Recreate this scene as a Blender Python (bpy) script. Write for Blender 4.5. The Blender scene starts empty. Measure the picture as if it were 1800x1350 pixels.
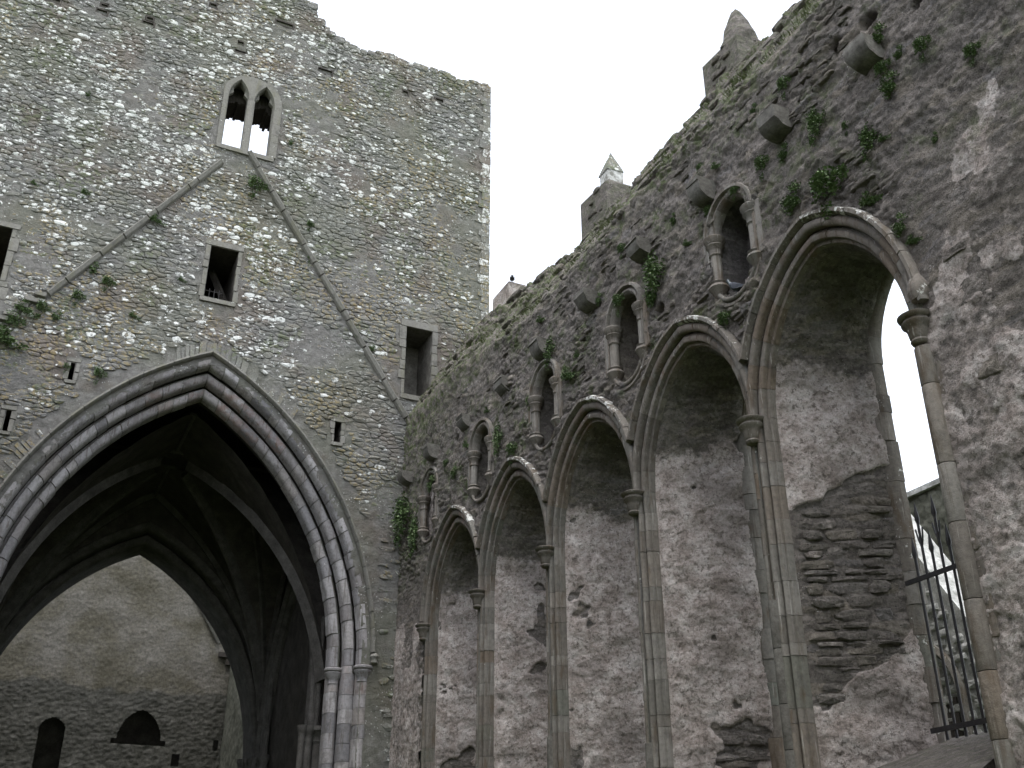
import bpy, math, random
import numpy as np
from mathutils import Vector, Matrix
R_ = math.radians
random.seed(7); rng = np.random.default_rng(11)
scene = bpy.context.scene
COL = scene.collection

# ------------------------------------------------------------------ camera, sky, sun, exposure
cam_d = bpy.data.cameras.new('camera'); cam = bpy.data.objects.new('camera', cam_d); COL.objects.link(cam)
cam_d.sensor_width = 36.0; cam_d.lens = 36.0 * 1879.6 / 1800.0
cam_d.clip_start = 0.05; cam_d.clip_end = 2000
_p, _y, _r = R_(26.94), R_(25.53), R_(-0.14)
F = Vector((math.sin(_y)*math.cos(_p), math.cos(_y)*math.cos(_p), math.sin(_p)))
Rt = Vector((math.cos(_y), -math.sin(_y), 0)); Up = Rt.cross(F)
R2 = Rt*math.cos(_r) + Up*math.sin(_r); U2 = -Rt*math.sin(_r) + Up*math.cos(_r)
m = Matrix((R2, U2, -F)).transposed().to_4x4(); m.translation = Vector((-8.5, -24.313, 1.6))
cam.matrix_world = m
scene.camera = cam

SUN_EL, SUN_AZ = R_(76), R_(205)      # azimuth clockwise from +y
world = bpy.data.worlds.new('World'); scene.world = world; world.use_nodes = True
wn = world.node_tree; wn.nodes.clear()
sky = wn.nodes.new('ShaderNodeTexSky'); sky.sky_type = 'NISHITA'; sky.sun_disc = False
sky.sun_elevation = SUN_EL; sky.sun_rotation = SUN_AZ; sky.air_density = 1.0; sky.dust_density = 2.0; sky.ozone_density = 1.0
hsv = wn.nodes.new('ShaderNodeHueSaturation'); hsv.inputs['Saturation'].default_value = 0.34
bg = wn.nodes.new('ShaderNodeBackground'); bg.inputs['Strength'].default_value = 0.15
wo = wn.nodes.new('ShaderNodeOutputWorld')
wn.links.new(sky.outputs[0], hsv.inputs['Color']); wn.links.new(hsv.outputs[0], bg.inputs['Color']); wn.links.new(bg.outputs[0], wo.inputs['Surface'])
sd = bpy.data.lights.new('sun', 'SUN'); sd.energy = 0.5; sd.angle = R_(40); sd.color = (1.0, 0.985, 0.96)
sun = bpy.data.objects.new('sun', sd); COL.objects.link(sun)
sdir = Vector((math.sin(SUN_AZ)*math.cos(SUN_EL), math.cos(SUN_AZ)*math.cos(SUN_EL), math.sin(SUN_EL)))
sun.rotation_euler = sdir.to_track_quat('Z', 'Y').to_euler(); sun.location = (0, 0, 60)
vs = scene.view_settings; vs.view_transform = 'Standard'; vs.look = 'None'; vs.gamma = 1.0; vs.use_curve_mapping = False
vs.exposure = 1.95
scene.render.engine = 'CYCLES'
scene.cycles.use_denoising = True
scene.cycles.max_bounces = 5; scene.cycles.diffuse_bounces = 3; scene.cycles.glossy_bounces = 1
scene.cycles.use_adaptive_sampling = True; scene.cycles.adaptive_threshold = 0.02

# ------------------------------------------------------------------ numeric noise
def _h(ix, iy, seed):
    n = (ix.astype(np.int64)*374761393 + iy.astype(np.int64)*668265263 + seed*982451653) & 0xffffffff
    n = ((n ^ (n >> 13)) * 1274126177) & 0xffffffff
    n = (n ^ (n >> 16)) & 0xffffffff
    return n / 4294967295.0
def pn(x, y, seed=0):
    x = np.asarray(x, float); y = np.asarray(y, float)
    ix = np.floor(x); iy = np.floor(y); fx = x-ix; fy = y-iy
    def g(a, b):
        t = _h(ix+a, iy+b, seed)*2*np.pi
        return np.cos(t)*(fx-a) + np.sin(t)*(fy-b)
    u = fx*fx*fx*(fx*(fx*6-15)+10); v = fy*fy*fy*(fy*(fy*6-15)+10)
    a = g(0, 0); b = g(1, 0); c = g(0, 1); d = g(1, 1)
    return (a+(b-a)*u + ((c+(d-c)*u)-(a+(b-a)*u))*v)*1.5
def fbm(x, y, o=4, seed=0, gain=.5):
    s = 0; a = 1; t = 0
    for i in range(o):
        s = s + a*pn(x*2**i, y*2**i, seed+i*17); t += a; a *= gain
    return s/t
def worley(x, y, seed=0):
    x = np.asarray(x, float); y = np.asarray(y, float)
    ix = np.floor(x); iy = np.floor(y)
    f1 = np.full(x.shape, 9.); f2 = np.full(x.shape, 9.); idv = np.zeros(x.shape)
    for a in (-1, 0, 1):
        for b in (-1, 0, 1):
            cx = ix+a; cy = iy+b
            d = np.hypot(cx+_h(cx, cy, seed)-x, cy+_h(cx, cy, seed+7)-y)
            r = _h(cx, cy, seed+13)
            n1 = d < f1
            f2 = np.where(n1, f1, np.minimum(f2, d)); idv = np.where(n1, r, idv); f1 = np.where(n1, d, f1)
    return f1, f2, idv
def sst(a, b, x):
    t = np.clip((np.asarray(x, float)-a)/(b-a), 0, 1); return t*t*(3-2*t)
def U(a, b): return random.uniform(a, b)

# ------------------------------------------------------------------ materials
class NB:
    def __init__(s, name):
        s.m = bpy.data.materials.new(name); s.m.use_nodes = True; s.t = s.m.node_tree; s.t.nodes.clear()
        s.out = s.t.nodes.new('ShaderNodeOutputMaterial'); s.b = s.t.nodes.new('ShaderNodeBsdfPrincipled')
        s.t.links.new(s.b.outputs[0], s.out.inputs[0])
        s.tc = s.t.nodes.new('ShaderNodeTexCoord'); s.co = s.tc.outputs['Object']
    def L(s, a, b): s.t.links.new(a, b)
    def put(s, sock, v):
        if hasattr(v, 'links') or isinstance(v, bpy.types.NodeSocket): s.L(v, sock)
        elif isinstance(v, (tuple, list)) and len(v) == 3 and sock.type == 'RGBA': sock.default_value = (*v, 1)
        else: sock.default_value = v
    def map(s, sc=(1, 1, 1), loc=(0, 0, 0), vec=None):
        n = s.t.nodes.new('ShaderNodeMapping'); n.inputs['Scale'].default_value = sc; n.inputs['Location'].default_value = loc
        s.L(vec or s.co, n.inputs[0]); return n.outputs[0]
    def noise(s, scale, det=4, rough=.55, vec=None, dist=0):
        n = s.t.nodes.new('ShaderNodeTexNoise'); n.inputs['Scale'].default_value = scale; n.inputs['Detail'].default_value = det
        n.inputs['Roughness'].default_value = rough; n.inputs['Distortion'].default_value = dist
        s.L(vec or s.co, n.inputs['Vector']); return n.outputs['Fac']
    def vor(s, scale, vec=None, feat='F1'):
        n = s.t.nodes.new('ShaderNodeTexVoronoi'); n.feature = feat; n.inputs['Scale'].default_value = scale
        s.L(vec or s.co, n.inputs['Vector']); return n.outputs['Distance']
    def ramp(s, fac, stops):
        n = s.t.nodes.new('ShaderNodeValToRGB'); e = n.color_ramp.elements
        while len(e) < len(stops): e.new(.5)
        for i, (p, c) in enumerate(stops):
            e[i].position = p; e[i].color = (*c, 1) if isinstance(c, (tuple, list)) else (c, c, c, 1)
        s.put(n.inputs[0], fac); return n.outputs[0]
    def mix(s, fac, a, b, mode='MIX'):
        n = s.t.nodes.new('ShaderNodeMix'); n.data_type = 'RGBA'; n.blend_type = mode
        s.put(n.inputs[0], fac); s.put(n.inputs[6], a); s.put(n.inputs[7], b); return n.outputs[2]
    def ma(s, op, a, b=0.0, c=0.0, clamp=False):
        n = s.t.nodes.new('ShaderNodeMath'); n.operation = op; n.use_clamp = clamp
        s.put(n.inputs[0], a); s.put(n.inputs[1], b)
        if op in ('MULTIPLY_ADD',): s.put(n.inputs[2], c)
        return n.outputs[0]
    def rng(s, v, a, b, lo=0.0, hi=1.0):
        n = s.t.nodes.new('ShaderNodeMapRange'); n.interpolation_type = 'SMOOTHSTEP'
        s.put(n.inputs[0], v); n.inputs[1].default_value = a; n.inputs[2].default_value = b; n.inputs[3].default_value = lo; n.inputs[4].default_value = hi
        return n.outputs[0]
    def attr(s, name='msk'):
        n = s.t.nodes.new('ShaderNodeAttribute'); n.attribute_name = name
        q = s.t.nodes.new('ShaderNodeSeparateColor'); s.L(n.outputs['Color'], q.inputs[0]); return q.outputs[0], q.outputs[1], q.outputs[2]
    def bump(s, h, st=.5, dist=.02):
        n = s.t.nodes.new('ShaderNodeBump'); n.inputs['Strength'].default_value = st; n.inputs['Distance'].default_value = dist
        s.put(n.inputs['Height'], h); s.L(n.outputs[0], s.b.inputs['Normal'])
    def done(s, col, rough=.9, spec=.2):
        s.put(s.b.inputs['Base Color'], col); s.put(s.b.inputs['Roughness'], rough); s.b.inputs['Specular IOR Level'].default_value = spec
        return s.m

def mat_rubble():
    n = NB('tower_rubble_stone'); r, g, b = n.attr()
    col = n.ramp(r, [(0, (.145, .143, .132)), (.25, (.185, .184, .172)), (.5, (.165, .16, .154)), (.7, (.205, .202, .185)), (.85, (.18, .172, .145)), (1, (.225, .222, .207))])
    f = n.noise(28, 4, .65); col = n.mix(.75, col, n.ramp(f, [(.25, .45), (.5, .95), (.75, 1.45)]), 'MULTIPLY')
    lg = n.noise(.55, 4, .6); col = n.mix(n.rng(lg, .48, .64, 0, .7), col, (.15, .122, .10)); col = n.mix(n.rng(n.noise(.35, 4, .6, n.map(loc=(11, 3, 5))), .46, .62, 0, .5), col, (.15, .152, .122))
    och = n.ma('MULTIPLY', n.rng(n.noise(.42, 3, .5, n.map(loc=(3, 1, 9))), .45, .62), n.rng(n.noise(11, 5, .6), .5, .6))
    col = n.mix(n.ma('MULTIPLY', och, .65), col, (.27, .21, .10))
    mos = n.ma('MULTIPLY', n.rng(n.noise(.9, 3, .5, n.map(loc=(7, 5, 2))), .50, .66), n.rng(n.noise(7, 5, .6), .44, .58))
    col = n.mix(n.ma('MULTIPLY', mos, .6), col, (.105, .125, .06))
    fl = n.noise(11, 4, .8, n.map(loc=(1, 2, 3)))
    w1 = n.rng(n.ma('ADD', fl, n.ma('MULTIPLY', g, .30)), .70, .76)
    sp = n.rng(n.ma('ADD', n.vor(15, n.map(loc=(4, 4, 4))), n.ma('MULTIPLY', n.noise(40, 2), .25)), .40, .30); spm = n.rng(n.ma('ADD', n.noise(1.3, 3), n.ma('MULTIPLY', g, .25)), .46, .60)
    w = n.ma('MAXIMUM', w1, n.ma('MULTIPLY', n.ma('MULTIPLY', sp, spm), .45))
    for sc_, pr_, off in ((3.3, .60, 1.3), (5.2, .58, 6.1), (9.0, .62, 3.7)):
        vb = n.t.nodes.new('ShaderNodeTexVoronoi'); vb.inputs['Scale'].default_value = sc_; n.L(n.map((1, 1, 1.5), (off, off, off)), vb.inputs['Vector'])
        cb = n.t.nodes.new('ShaderNodeSeparateColor'); n.L(vb.outputs['Color'], cb.inputs[0])
        bl = n.rng(n.ma('ADD', vb.outputs['Distance'], n.ma('MULTIPLY', n.ma('SUBTRACT', n.noise(22, 4, .75), .5), .9)), .36, .22)
        pk = n.rng(n.ma('ADD', cb.outputs[0], n.ma('MULTIPLY', b, .42)), pr_+.30, pr_+.36)
        w = n.ma('MAXIMUM', w, n.ma('MULTIPLY', bl, pk))
    lc = n.mix(n.noise(45, 3), (.50, .51, .48), (.84, .84, .81))
    col = n.mix(n.ma('MULTIPLY', w, .92), col, lc)
    n.bump(n.noise(34, 4, .78), .9, .03)
    return n.done(col)

def mat_mortar():
    n = NB('tower_lime_mortar')
    col = n.ramp(n.noise(5, 6, .65), [(.28, (.10, .096, .088)), (.5, (.16, .154, .143)), (.72, (.23, .225, .21))])
    col = n.mix(n.rng(n.noise(.55, 4, .6), .48, .64, 0, .65), col, (.135, .11, .09)); col = n.mix(n.rng(n.noise(.35, 4, .6, n.map(loc=(11, 3, 5))), .46, .62, 0, .45), col, (.135, .14, .10))
    sp = n.rng(n.ma('ADD', n.vor(14), n.ma('MULTIPLY', n.noise(40, 2), .25)), .36, .27); col = n.mix(n.ma('MULTIPLY', sp, n.rng(n.noise(1.3, 3), .48, .60, 0, .8)), col, (.55, .55, .52))
    n.bump(n.noise(15, 5, .82), 1.0, .05)
    return n.done(col)

def mat_ashlar(name, stops, stain, lich=(.62, .62, .58), stain_amt=.6, streak=0):
    n = NB(name); r, g, b = n.attr()
    col = n.ramp(r, stops)
    f = n.noise(16, 4, .65); col = n.mix(.6, col, n.ramp(f, [(.28, .55), (.5, 1.), (.75, 1.35)]), 'MULTIPLY')
    st = n.noise(2.2, 5, .6, n.map((2.2, 2.2, .7)))
    col = n.mix(n.rng(st, .5, .68, 0, stain_amt), col, stain)
    dk = n.noise(3.3, 5, .65, n.map(loc=(9, 1, 4)))
    col = n.mix(n.rng(dk, .54, .7, 0, .55), col, (.07, .065, .06))
    if streak:
        sk = n.rng(n.noise(1, 4, .65, n.map((26, 26, 1.1))), .60, .70); col = n.mix(n.ma('MULTIPLY', sk, streak), col, (.36, .34, .31))
        sk = n.rng(n.noise(1, 3, .6, n.map((17, 17, .8), (4, 4, 4))), .56, .68); col = n.mix(n.ma('MULTIPLY', sk, .6), col, (.075, .058, .042))
    fl = n.noise(8, 4, .75, n.map(loc=(5, 2, 8)))
    w = n.rng(n.ma('ADD', fl, n.ma('MULTIPLY', g, .3)), .70, .77)
    col = n.mix(n.ma('MULTIPLY', w, .85), col, lich)
    col = n.mix(n.ma('MULTIPLY', b, n.rng(n.noise(6, 5), .38, .6)), col, (.20, .105, .075))
    n.bump(n.noise(26, 4, .8), .6, .018)
    return n.done(col, .85, .25)

def mat_choir():
    # R plaster cover, G stone tone, B moss
    n = NB('choir_wall_render'); r, g, b = n.attr()
    st = n.ramp(g, [(0, (.128, .113, .10)), (.3, (.175, .157, .142)), (.6, (.148, .133, .12)), (.8, (.188, .165, .138)), (1, (.165, .152, .146))])
    st = n.mix(.8, st, n.ramp(n.noise(20, 4, .7), [(.30, .5), (.5, .97), (.70, 1.5)]), 'MULTIPLY')
    vn = n.t.nodes.new('ShaderNodeTexVoronoi'); vn.inputs['Scale'].default_value = 1.0; n.L(n.map((6, 7, 17)), vn.inputs['Vector'])
    chip = n.t.nodes.new('ShaderNodeSeparateColor'); n.L(vn.outputs['Color'], chip.inputs[0])
    st = n.mix(.65, st, n.ramp(chip.outputs[0], [(0, .62), (.45, .92), (.8, 1.12), (1, 1.5)]), 'MULTIPLY')
    st = n.mix(n.ma('MULTIPLY', n.rng(n.vor(13, n.map((1, 1, 1.6), (2, 7, 1))), .17, .09), .8), st, (.03, .027, .025))
    pl = n.ramp(n.noise(3.2, 5, .72), [(.28, (.205, .172, .15)), (.42, (.335, .288, .26)), (.54, (.46, .408, .378)), (.68, (.585, .545, .515))])
    pl = n.mix(.85, pl, n.ramp(n.noise(30, 3, .75), [(.30, .45), (.42, .93), (.70, 1.3)]), 'MULTIPLY')
    pl = n.mix(n.rng(n.noise(1.1, 4, .6, n.map(loc=(3, 8, 1))), .5, .64, 0, .5), pl, (.22, .195, .18))
    pit = n.rng(n.noise(13, 5, .8, n.map(loc=(6, 6, 2))), .40, .47); pl = n.mix(n.ma('MULTIPLY', n.ma('SUBTRACT', 1.0, pit), .72), pl, (.125, .105, .09))
    e = n.rng(n.ma('ADD', r, n.ma('MULTIPLY', n.ma('SUBTRACT', n.noise(9, 5, .6), .5), .5)), .42, .58)
    col = n.mix(e, st, pl)
    mos = n.ma('MULTIPLY', b, n.rng(n.noise(6, 4, .7), .42, .58))
    col = n.mix(n.ma('MULTIPLY', mos, .85), col, (.085, .105, .045))
    sp = n.rng(n.vor(16), .14, .08); col = n.mix(n.ma('MULTIPLY', sp, n.rng(n.noise(1.7, 3), .5, .62, 0, .8)), col, (.42, .41, .39))
    n.bump(n.noise(17, 5, .85), 1.0, .06)
    return n.done(col, .92, .15)

def mat_plain(name, stops, sc=4, rough=.9, bump=.5, spec=.2, sc2=25):
    n = NB(name); col = n.ramp(n.noise(sc, 5, .68), stops)
    col = n.mix(.6, col, n.ramp(n.noise(sc2, 4, .68), [(.28, .5), (.5, 1.), (.75, 1.4)]), 'MULTIPLY')
    n.bump(n.noise(sc2, 4, .75), bump, .02); return n.done(col, rough, spec)

def mat_leaf(name, c0, c1, c2):
    n = NB(name); r, g, b = n.attr()
    col = n.ramp(r, [(0, c0), (.5, c1), (1, c2)]); n.b.inputs['Subsurface Weight'].default_value = 0
    return n.done(col, .6, .3)

M_RUB = mat_rubble(); M_MOR = mat_mortar(); M_CHO = mat_choir()
M_LIME = mat_ashlar('grey_limestone_ashlar', [(0, (.16, .155, .16)), (.3, (.27, .258, .262)), (.55, (.215, .20, .198)), (.8, (.345, .33, .33)), (1, (.25, .228, .215))], (.13, .12, .11), stain_amt=.6, streak=.25)
M_SAND = mat_ashlar('brown_sandstone_ashlar', [(0, (.11, .098, .084)), (.3, (.155, .137, .117)), (.55, (.13, .122, .106)), (.75, (.19, .176, .156)), (.9, (.14, .112, .086)), (1, (.125, .127, .108))], (.085, .062, .040), stain_amt=.75, streak=.7)
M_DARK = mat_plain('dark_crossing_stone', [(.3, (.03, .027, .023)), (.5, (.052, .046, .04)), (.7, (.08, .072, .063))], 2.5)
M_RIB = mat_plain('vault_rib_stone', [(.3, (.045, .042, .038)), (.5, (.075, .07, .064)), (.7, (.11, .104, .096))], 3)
def mat_nave():
    n = NB('nave_wall_render'); r, g, b = n.attr()
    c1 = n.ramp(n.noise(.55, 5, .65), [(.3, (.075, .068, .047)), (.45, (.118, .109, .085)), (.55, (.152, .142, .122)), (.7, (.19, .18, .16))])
    c2 = n.ramp(n.noise(2.2, 5, .7), [(.3, (.05, .049, .04)), (.5, (.082, .08, .069)), (.7, (.125, .121, .108))])  # lower bare stone, coloured darker to carry the shade low in the nave
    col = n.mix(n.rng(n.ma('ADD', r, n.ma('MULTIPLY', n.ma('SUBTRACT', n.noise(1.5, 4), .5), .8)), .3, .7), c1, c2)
    col = n.mix(.7, col, n.ramp(n.noise(10, 4, .7), [(.3, .5), (.5, 1.), (.7, 1.5)]), 'MULTIPLY')
    n.bump(n.noise(9, 4, .75), .7, .04); return n.done(col)
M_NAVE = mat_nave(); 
M_NAVE2 = mat_plain('nave_side_lichened_wall', [(.3, (.06, .062, .045)), (.5, (.10, .10, .078)), (.7, (.15, .148, .12))], 1.2, sc2=12)
M_IRON = mat_plain('black_wrought_iron', [(.3, (.012, .011, .012)), (.6, (.022, .02, .02)), (.75, (.05, .03, .022))], 12, .55, .2, .4)
M_CORB = mat_plain('corbel_limestone', [(.3, (.065, .06, .052)), (.5, (.105, .098, .086)), (.7, (.155, .148, .132))], 5)
M_CHAP = mat_plain('pale_lichened_masonry', [(.3, (.17, .17, .155)), (.5, (.33, .33, .31)), (.66, (.55, .55, .53))], 3.5)
M_WHITE = mat_plain('white_limewash_remains', [(.4, (.20, .195, .175)), (.52, (.40, .395, .375)), (.66, (.6, .6, .58))], 6)
M_GRASS = mat_plain('ground_grass', [(.3, (.045, .07, .02)), (.6, (.075, .105, .035))], 2)
M_LEAF = mat_leaf('wall_fern_leaves', (.055, .09, .032), (.09, .14, .052), (.13, .185, .078))
M_TUFT = mat_leaf('dry_grass_blades', (.05, .07, .02), (.085, .10, .035), (.14, .135, .06))
M_SLATE = mat_plain('pigeon_feathers', [(.3, (.035, .038, .046)), (.6, (.065, .07, .082))], 14, .8, .1)
M_HEAD = mat_plain('pigeon_neck_feathers', [(.3, (.025, .035, .042)), (.6, (.045, .065, .07))], 20, .4, .1, .5)
M_CROW = mat_plain('black_feathers', [(.3, (.008, .008, .01)), (.6, (.02, .02, .025))], 14, .5, .1, .4)
M_BEAK = mat_plain('dark_beak', [(.3, (.03, .03, .03)), (.6, (.05, .05, .05))], 14, .4, .1, .4)

# ------------------------------------------------------------------ object helpers
def empty(name, parent=None, loc=(0, 0, 0)):
    o = bpy.data.objects.new(name, None); COL.objects.link(o); o.location = loc; o.empty_display_size = .2
    if parent: o.parent = parent
    return o
def tag(o, label, cat, group=None, kind=None):
    o['label'] = label
    if cat: o['category'] = cat
    if group: o['group'] = group
    if kind: o['kind'] = kind
    return o
def mesh_data(name, v, f, mat, msk=None, smooth=None):
    me = bpy.data.meshes.new(name); me.from_pydata([tuple(p) for p in v] if not isinstance(v, list) else v, [], f)
    me.materials.append(mat)
    a = me.attributes.new('msk', 'FLOAT_COLOR', 'POINT'); n = len(me.vertices)
    c = np.ones((n, 4), np.float32)
    if msk is None: msk = (.5, 0, 0)
    c[:, :3] = np.asarray(msk, np.float32); a.data.foreach_set('color', c.ravel())
    if smooth is not None:
        me.polygons.foreach_set('use_smooth', np.ones(len(me.polygons), bool))
        if smooth < 180: me.set_sharp_from_angle(angle=R_(smooth))
    return me
def mobj(name, v, f, mat, parent=None, msk=None, smooth=None):
    o = bpy.data.objects.new(name, mesh_data(name, v, f, mat, msk, smooth)); COL.objects.link(o)
    if parent: o.parent = parent
    return o
class MB:
    def __init__(s): s.v = []; s.f = []; s.c = []
    def add(s, v, f, c=(.5, 0, 0)):
        o = len(s.v); s.v += [tuple(map(float, p)) for p in v]; s.f += [tuple(i+o for i in q) for q in f]; s.c += [c]*len(v)
    def obj(s, name, mat, parent=None, smooth=None): return mobj(name, s.v, s.f, mat, parent, np.array(s.c), smooth)
def box_vf(x0, x1, y0, y1, z0, z1):
    v = [(x0, y0, z0), (x1, y0, z0), (x1, y1, z0), (x0, y1, z0), (x0, y0, z1), (x1, y0, z1), (x1, y1, z1), (x0, y1, z1)]
    return v, [(0, 3, 2, 1), (4, 5, 6, 7), (0, 1, 5, 4), (1, 2, 6, 5), (2, 3, 7, 6), (3, 0, 4, 7)]
def rough_block(mapf, h0, h1, z0, z1, d0, d1, j=.012, bev=.02):
    """A dressed block in wall coordinates, front at d0, with worn edges."""
    q = lambda: U(-j, j)
    c = [(h0, z0), (h1, z0), (h1, z1), (h0, z1)]; c = [(a+q(), b+q()) for a, b in c]
    ring = []
    for k in range(4):
        a = c[k]; nx = c[(k+1) % 4]; pv = c[k-1]
        for t in (pv, nx):
            L = math.hypot(t[0]-a[0], t[1]-a[1]); w = min(bev*1.3, L*.3)
            ring.append((a[0]+(t[0]-a[0])/L*w, a[1]+(t[1]-a[1])/L*w))
    cx = sum(p[0] for p in ring)/8; cz = sum(p[1] for p in ring)/8
    v = [mapf(h, z, d1) for h, z in ring] + [mapf(h, z, d0+bev) for h, z in ring]
    for h, z in ring:
        L = math.hypot(cx-h, cz-z) or 1; k = min(bev/L, .4)
        v.append(mapf(h+(cx-h)*k, z+(cz-z)*k, d0+U(-.004, .004)))
    f = [(k, (k+1) % 8, (k+1) % 8+8, k+8) for k in range(8)] + [(k+8, (k+1) % 8+8, (k+1) % 8+16, k+16) for k in range(8)] + [tuple(range(16, 24)), tuple(range(7, -1, -1))]
    return v, f
def stone_vf(pts, mapf, d, back=-.08):
    """Irregular rubble stone: polygon pts (u,v) extruded to height d with a worn face."""
    n = len(pts); cx = sum(p[0] for p in pts)/n; cz = sum(p[1] for p in pts)/n
    v = [mapf(a, b, back) for a, b in pts] + [mapf(a, b, d*.55) for a, b in pts]
    for a, b in pts:
        k = U(.12, .26); v.append(mapf(a+(cx-a)*k, b+(cz-b)*k, d+U(-.012, .008)))
    v.append(mapf(cx+U(-.02, .02), cz+U(-.01, .01), d+U(.0, .02)))
    f = [(k, (k+1) % n, (k+1) % n+n, k+n) for k in range(n)] + [(k+n, (k+1) % n+n, (k+1) % n+2*n, k+2*n) for k in range(n)] + [(2*n+k, 2*n+(k+1) % n, 3*n) for k in range(n)]
    return v, f
def rag_quad(u0, u1, v0, v1, j=.02):
    """An irregular 6-8 gon filling a rough rectangle."""
    w = u1-u0; h = v1-v0; p = []
    for (cu, cv, su, sv) in ((u0, v0, 1, 1), (u1, v0, -1, 1), (u1, v1, -1, -1), (u0, v1, 1, -1)):
        a = U(.06, .34)*w; b = U(.08, .42)*h
        A = (cu+su*a, cv+sv*U(0, .06)*h); B = (cu+su*U(0, .05)*w, cv+sv*b)
        first = (su == sv)
        p += [B, A] if first else [A, B]
    return [(a+U(-j, j)*.5, b+U(-j, j)*.4) for a, b in p]
def lathe(prof, c, seg=16, a0=0, a1=2*math.pi):
    v = []; f = []; full = abs(a1-a0-2*math.pi) < 1e-6; ns = seg if full else seg+1
    for r, z in prof:
        for k in range(ns):
            t = a0+(a1-a0)*k/seg; v.append((c[0]+r*math.cos(t), c[1]+r*math.sin(t), c[2]+z))
    for i in range(len(prof)-1):
        for k in range(seg):
            k2 = (k+1) % ns; f.append((i*ns+k, i*ns+k2, (i+1)*ns+k2, (i+1)*ns+k))
    if full: f.append(tuple(range(ns-1, -1, -1))); f.append(tuple(range((len(prof)-1)*ns, len(prof)*ns)))
    return v, f
def tube(pts, prof, up=(0, 0, 1)):
    """Sweep a closed 2D profile (side, up) along 3D points."""
    P = [Vector(p) for p in pts]; n = len(prof); v = []; f = []
    for i, p in enumerate(P):
        t = (P[min(i+1, len(P)-1)]-P[max(i-1, 0)]).normalized(); s = t.cross(Vector(up))
        if s.length < 1e-4: s = t.cross(Vector((1, 0, 0)))
        s.normalize(); u = s.cross(t)
        v += [p+s*a+u*b for a, b in prof]
    for i in range(len(P)-1):
        for k in range(n): f.append((i*n+k, i*n+(k+1) % n, (i+1)*n+(k+1) % n, (i+1)*n+k))
    f.append(tuple(range(n-1, -1, -1))); f.append(tuple(range((len(P)-1)*n, len(P)*n)))
    return v, f
def circ(r, n=8, ry=None): return [(r*math.cos(2*math.pi*k/n), (ry or r)*math.sin(2*math.pi*k/n)) for k in range(n)]

class Arch:
    """Two-centred pointed arch, half width w, spring z0, rise h; wall coords via mapf(h, z, d)."""
    def __init__(s, mapf, w, z0, h):
        s.blunt = 0.0; s.m = mapf; s.w = w; s.z0 = z0; s.e = (h*h-w*w)/(2*w); s.R = w+s.e; s.h = h
    def pt(s, n, t, side):
        r = s.R+n; te = math.acos(max(-1, min(1, s.e/r))); a = t*te
        return side*(-s.e+r*math.cos(a)), s.z0+r*math.sin(a)-s.blunt*t**5
    def length(s): return s.R*math.acos(s.e/s.R)
    def block(s, prof, side, t0, t1, seg=3, dn=0, dd=0):
        v = []; f = []; n = len(prof)
        for i in range(seg+1):
            t = t0+(t1-t0)*i/seg
            for (nn, d) in prof:
                h, z = s.pt(nn+dn, t, side); v.append(s.m(h, z, d+dd))
        for i in range(seg):
            for k in range(n): f.append((i*n+k, i*n+(k+1) % n, (i+1)*n+(k+1) % n, (i+1)*n+k))
        f.append(tuple(range(n-1, -1, -1))); f.append(tuple(range(seg*n, seg*n+n)))
        return v, f
    def jamb(s, prof, side, za, zb, dn=0, dd=0):
        n = len(prof); v = [s.m(side*(s.w+nn+dn), z, d+dd) for z in (za, zb) for nn, d in prof]
        f = [(k, (k+1) % n, (k+1) % n+n, k+n) for k in range(n)] + [tuple(range(n-1, -1, -1)), tuple(range(n, 2*n))]
        return v, f
    def inside(s, h, z, n=0, zlo=-9):
        h = np.abs(np.asarray(h, float)); z = np.asarray(z, float)
        low = (z <= s.z0) & (h < s.w+n) & (z > zlo)
        up = (z > s.z0) & ((h+s.e)**2+(z-s.z0)**2 < (s.R+n)**2)
        return low | up
def cuts(a, b, step, jit=.3):
    n = max(1, int(round((b-a)/step))); c = [a+(b-a)*i/n for i in range(n+1)]
    for i in range(1, n): c[i] += U(-jit, jit)*(b-a)/n
    return c

def hsurf(name, P, Nrm, H, msk, mat, parent, keep=None, smooth=180):
    """Displaced grid. P,Nrm (a,b,3), H (a,b), msk (a,b,3), keep (a-1,b-1) bool."""
    a, b = H.shape; V = (P+Nrm*H[..., None]).reshape(-1, 3)
    idx = np.arange(a*b).reshape(a, b)
    q = np.stack([idx[:-1, :-1], idx[1:, :-1], idx[1:, 1:], idx[:-1, 1:]], -1).reshape(-1, 4)
    if keep is not None: q = q[keep.ravel()]
    used = np.unique(q); rm = np.full(a*b, -1); rm[used] = np.arange(len(used)); q = rm[q]; V = V[used]; mk = msk.reshape(-1, 3)[used]
    me = bpy.data.meshes.new(name); me.vertices.add(len(V)); me.vertices.foreach_set('co', V.astype(np.float32).ravel())
    me.loops.add(len(q)*4); me.loops.foreach_set('vertex_index', q.astype(np.int32).ravel())
    me.polygons.add(len(q)); me.polygons.foreach_set('loop_start', (np.arange(len(q))*4).astype(np.int32)); 
    me.update(calc_edges=True); me.materials.append(mat)
    at = me.attributes.new('msk', 'FLOAT_COLOR', 'POINT'); c = np.ones((len(V), 4), np.float32); c[:, :3] = mk; at.data.foreach_set('color', c.ravel())
    if smooth: me.polygons.foreach_set('use_smooth', np.ones(len(q), bool))
    me.validate()
    o = bpy.data.objects.new(name, me); COL.objects.link(o)
    if parent: o.parent = parent
    return o
def grid_normals(P):
    du = np.gradient(P, axis=0); dv = np.gradient(P, axis=1); n = np.cross(du, dv); return n/(np.linalg.norm(n, axis=-1, keepdims=True)+1e-9)

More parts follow.
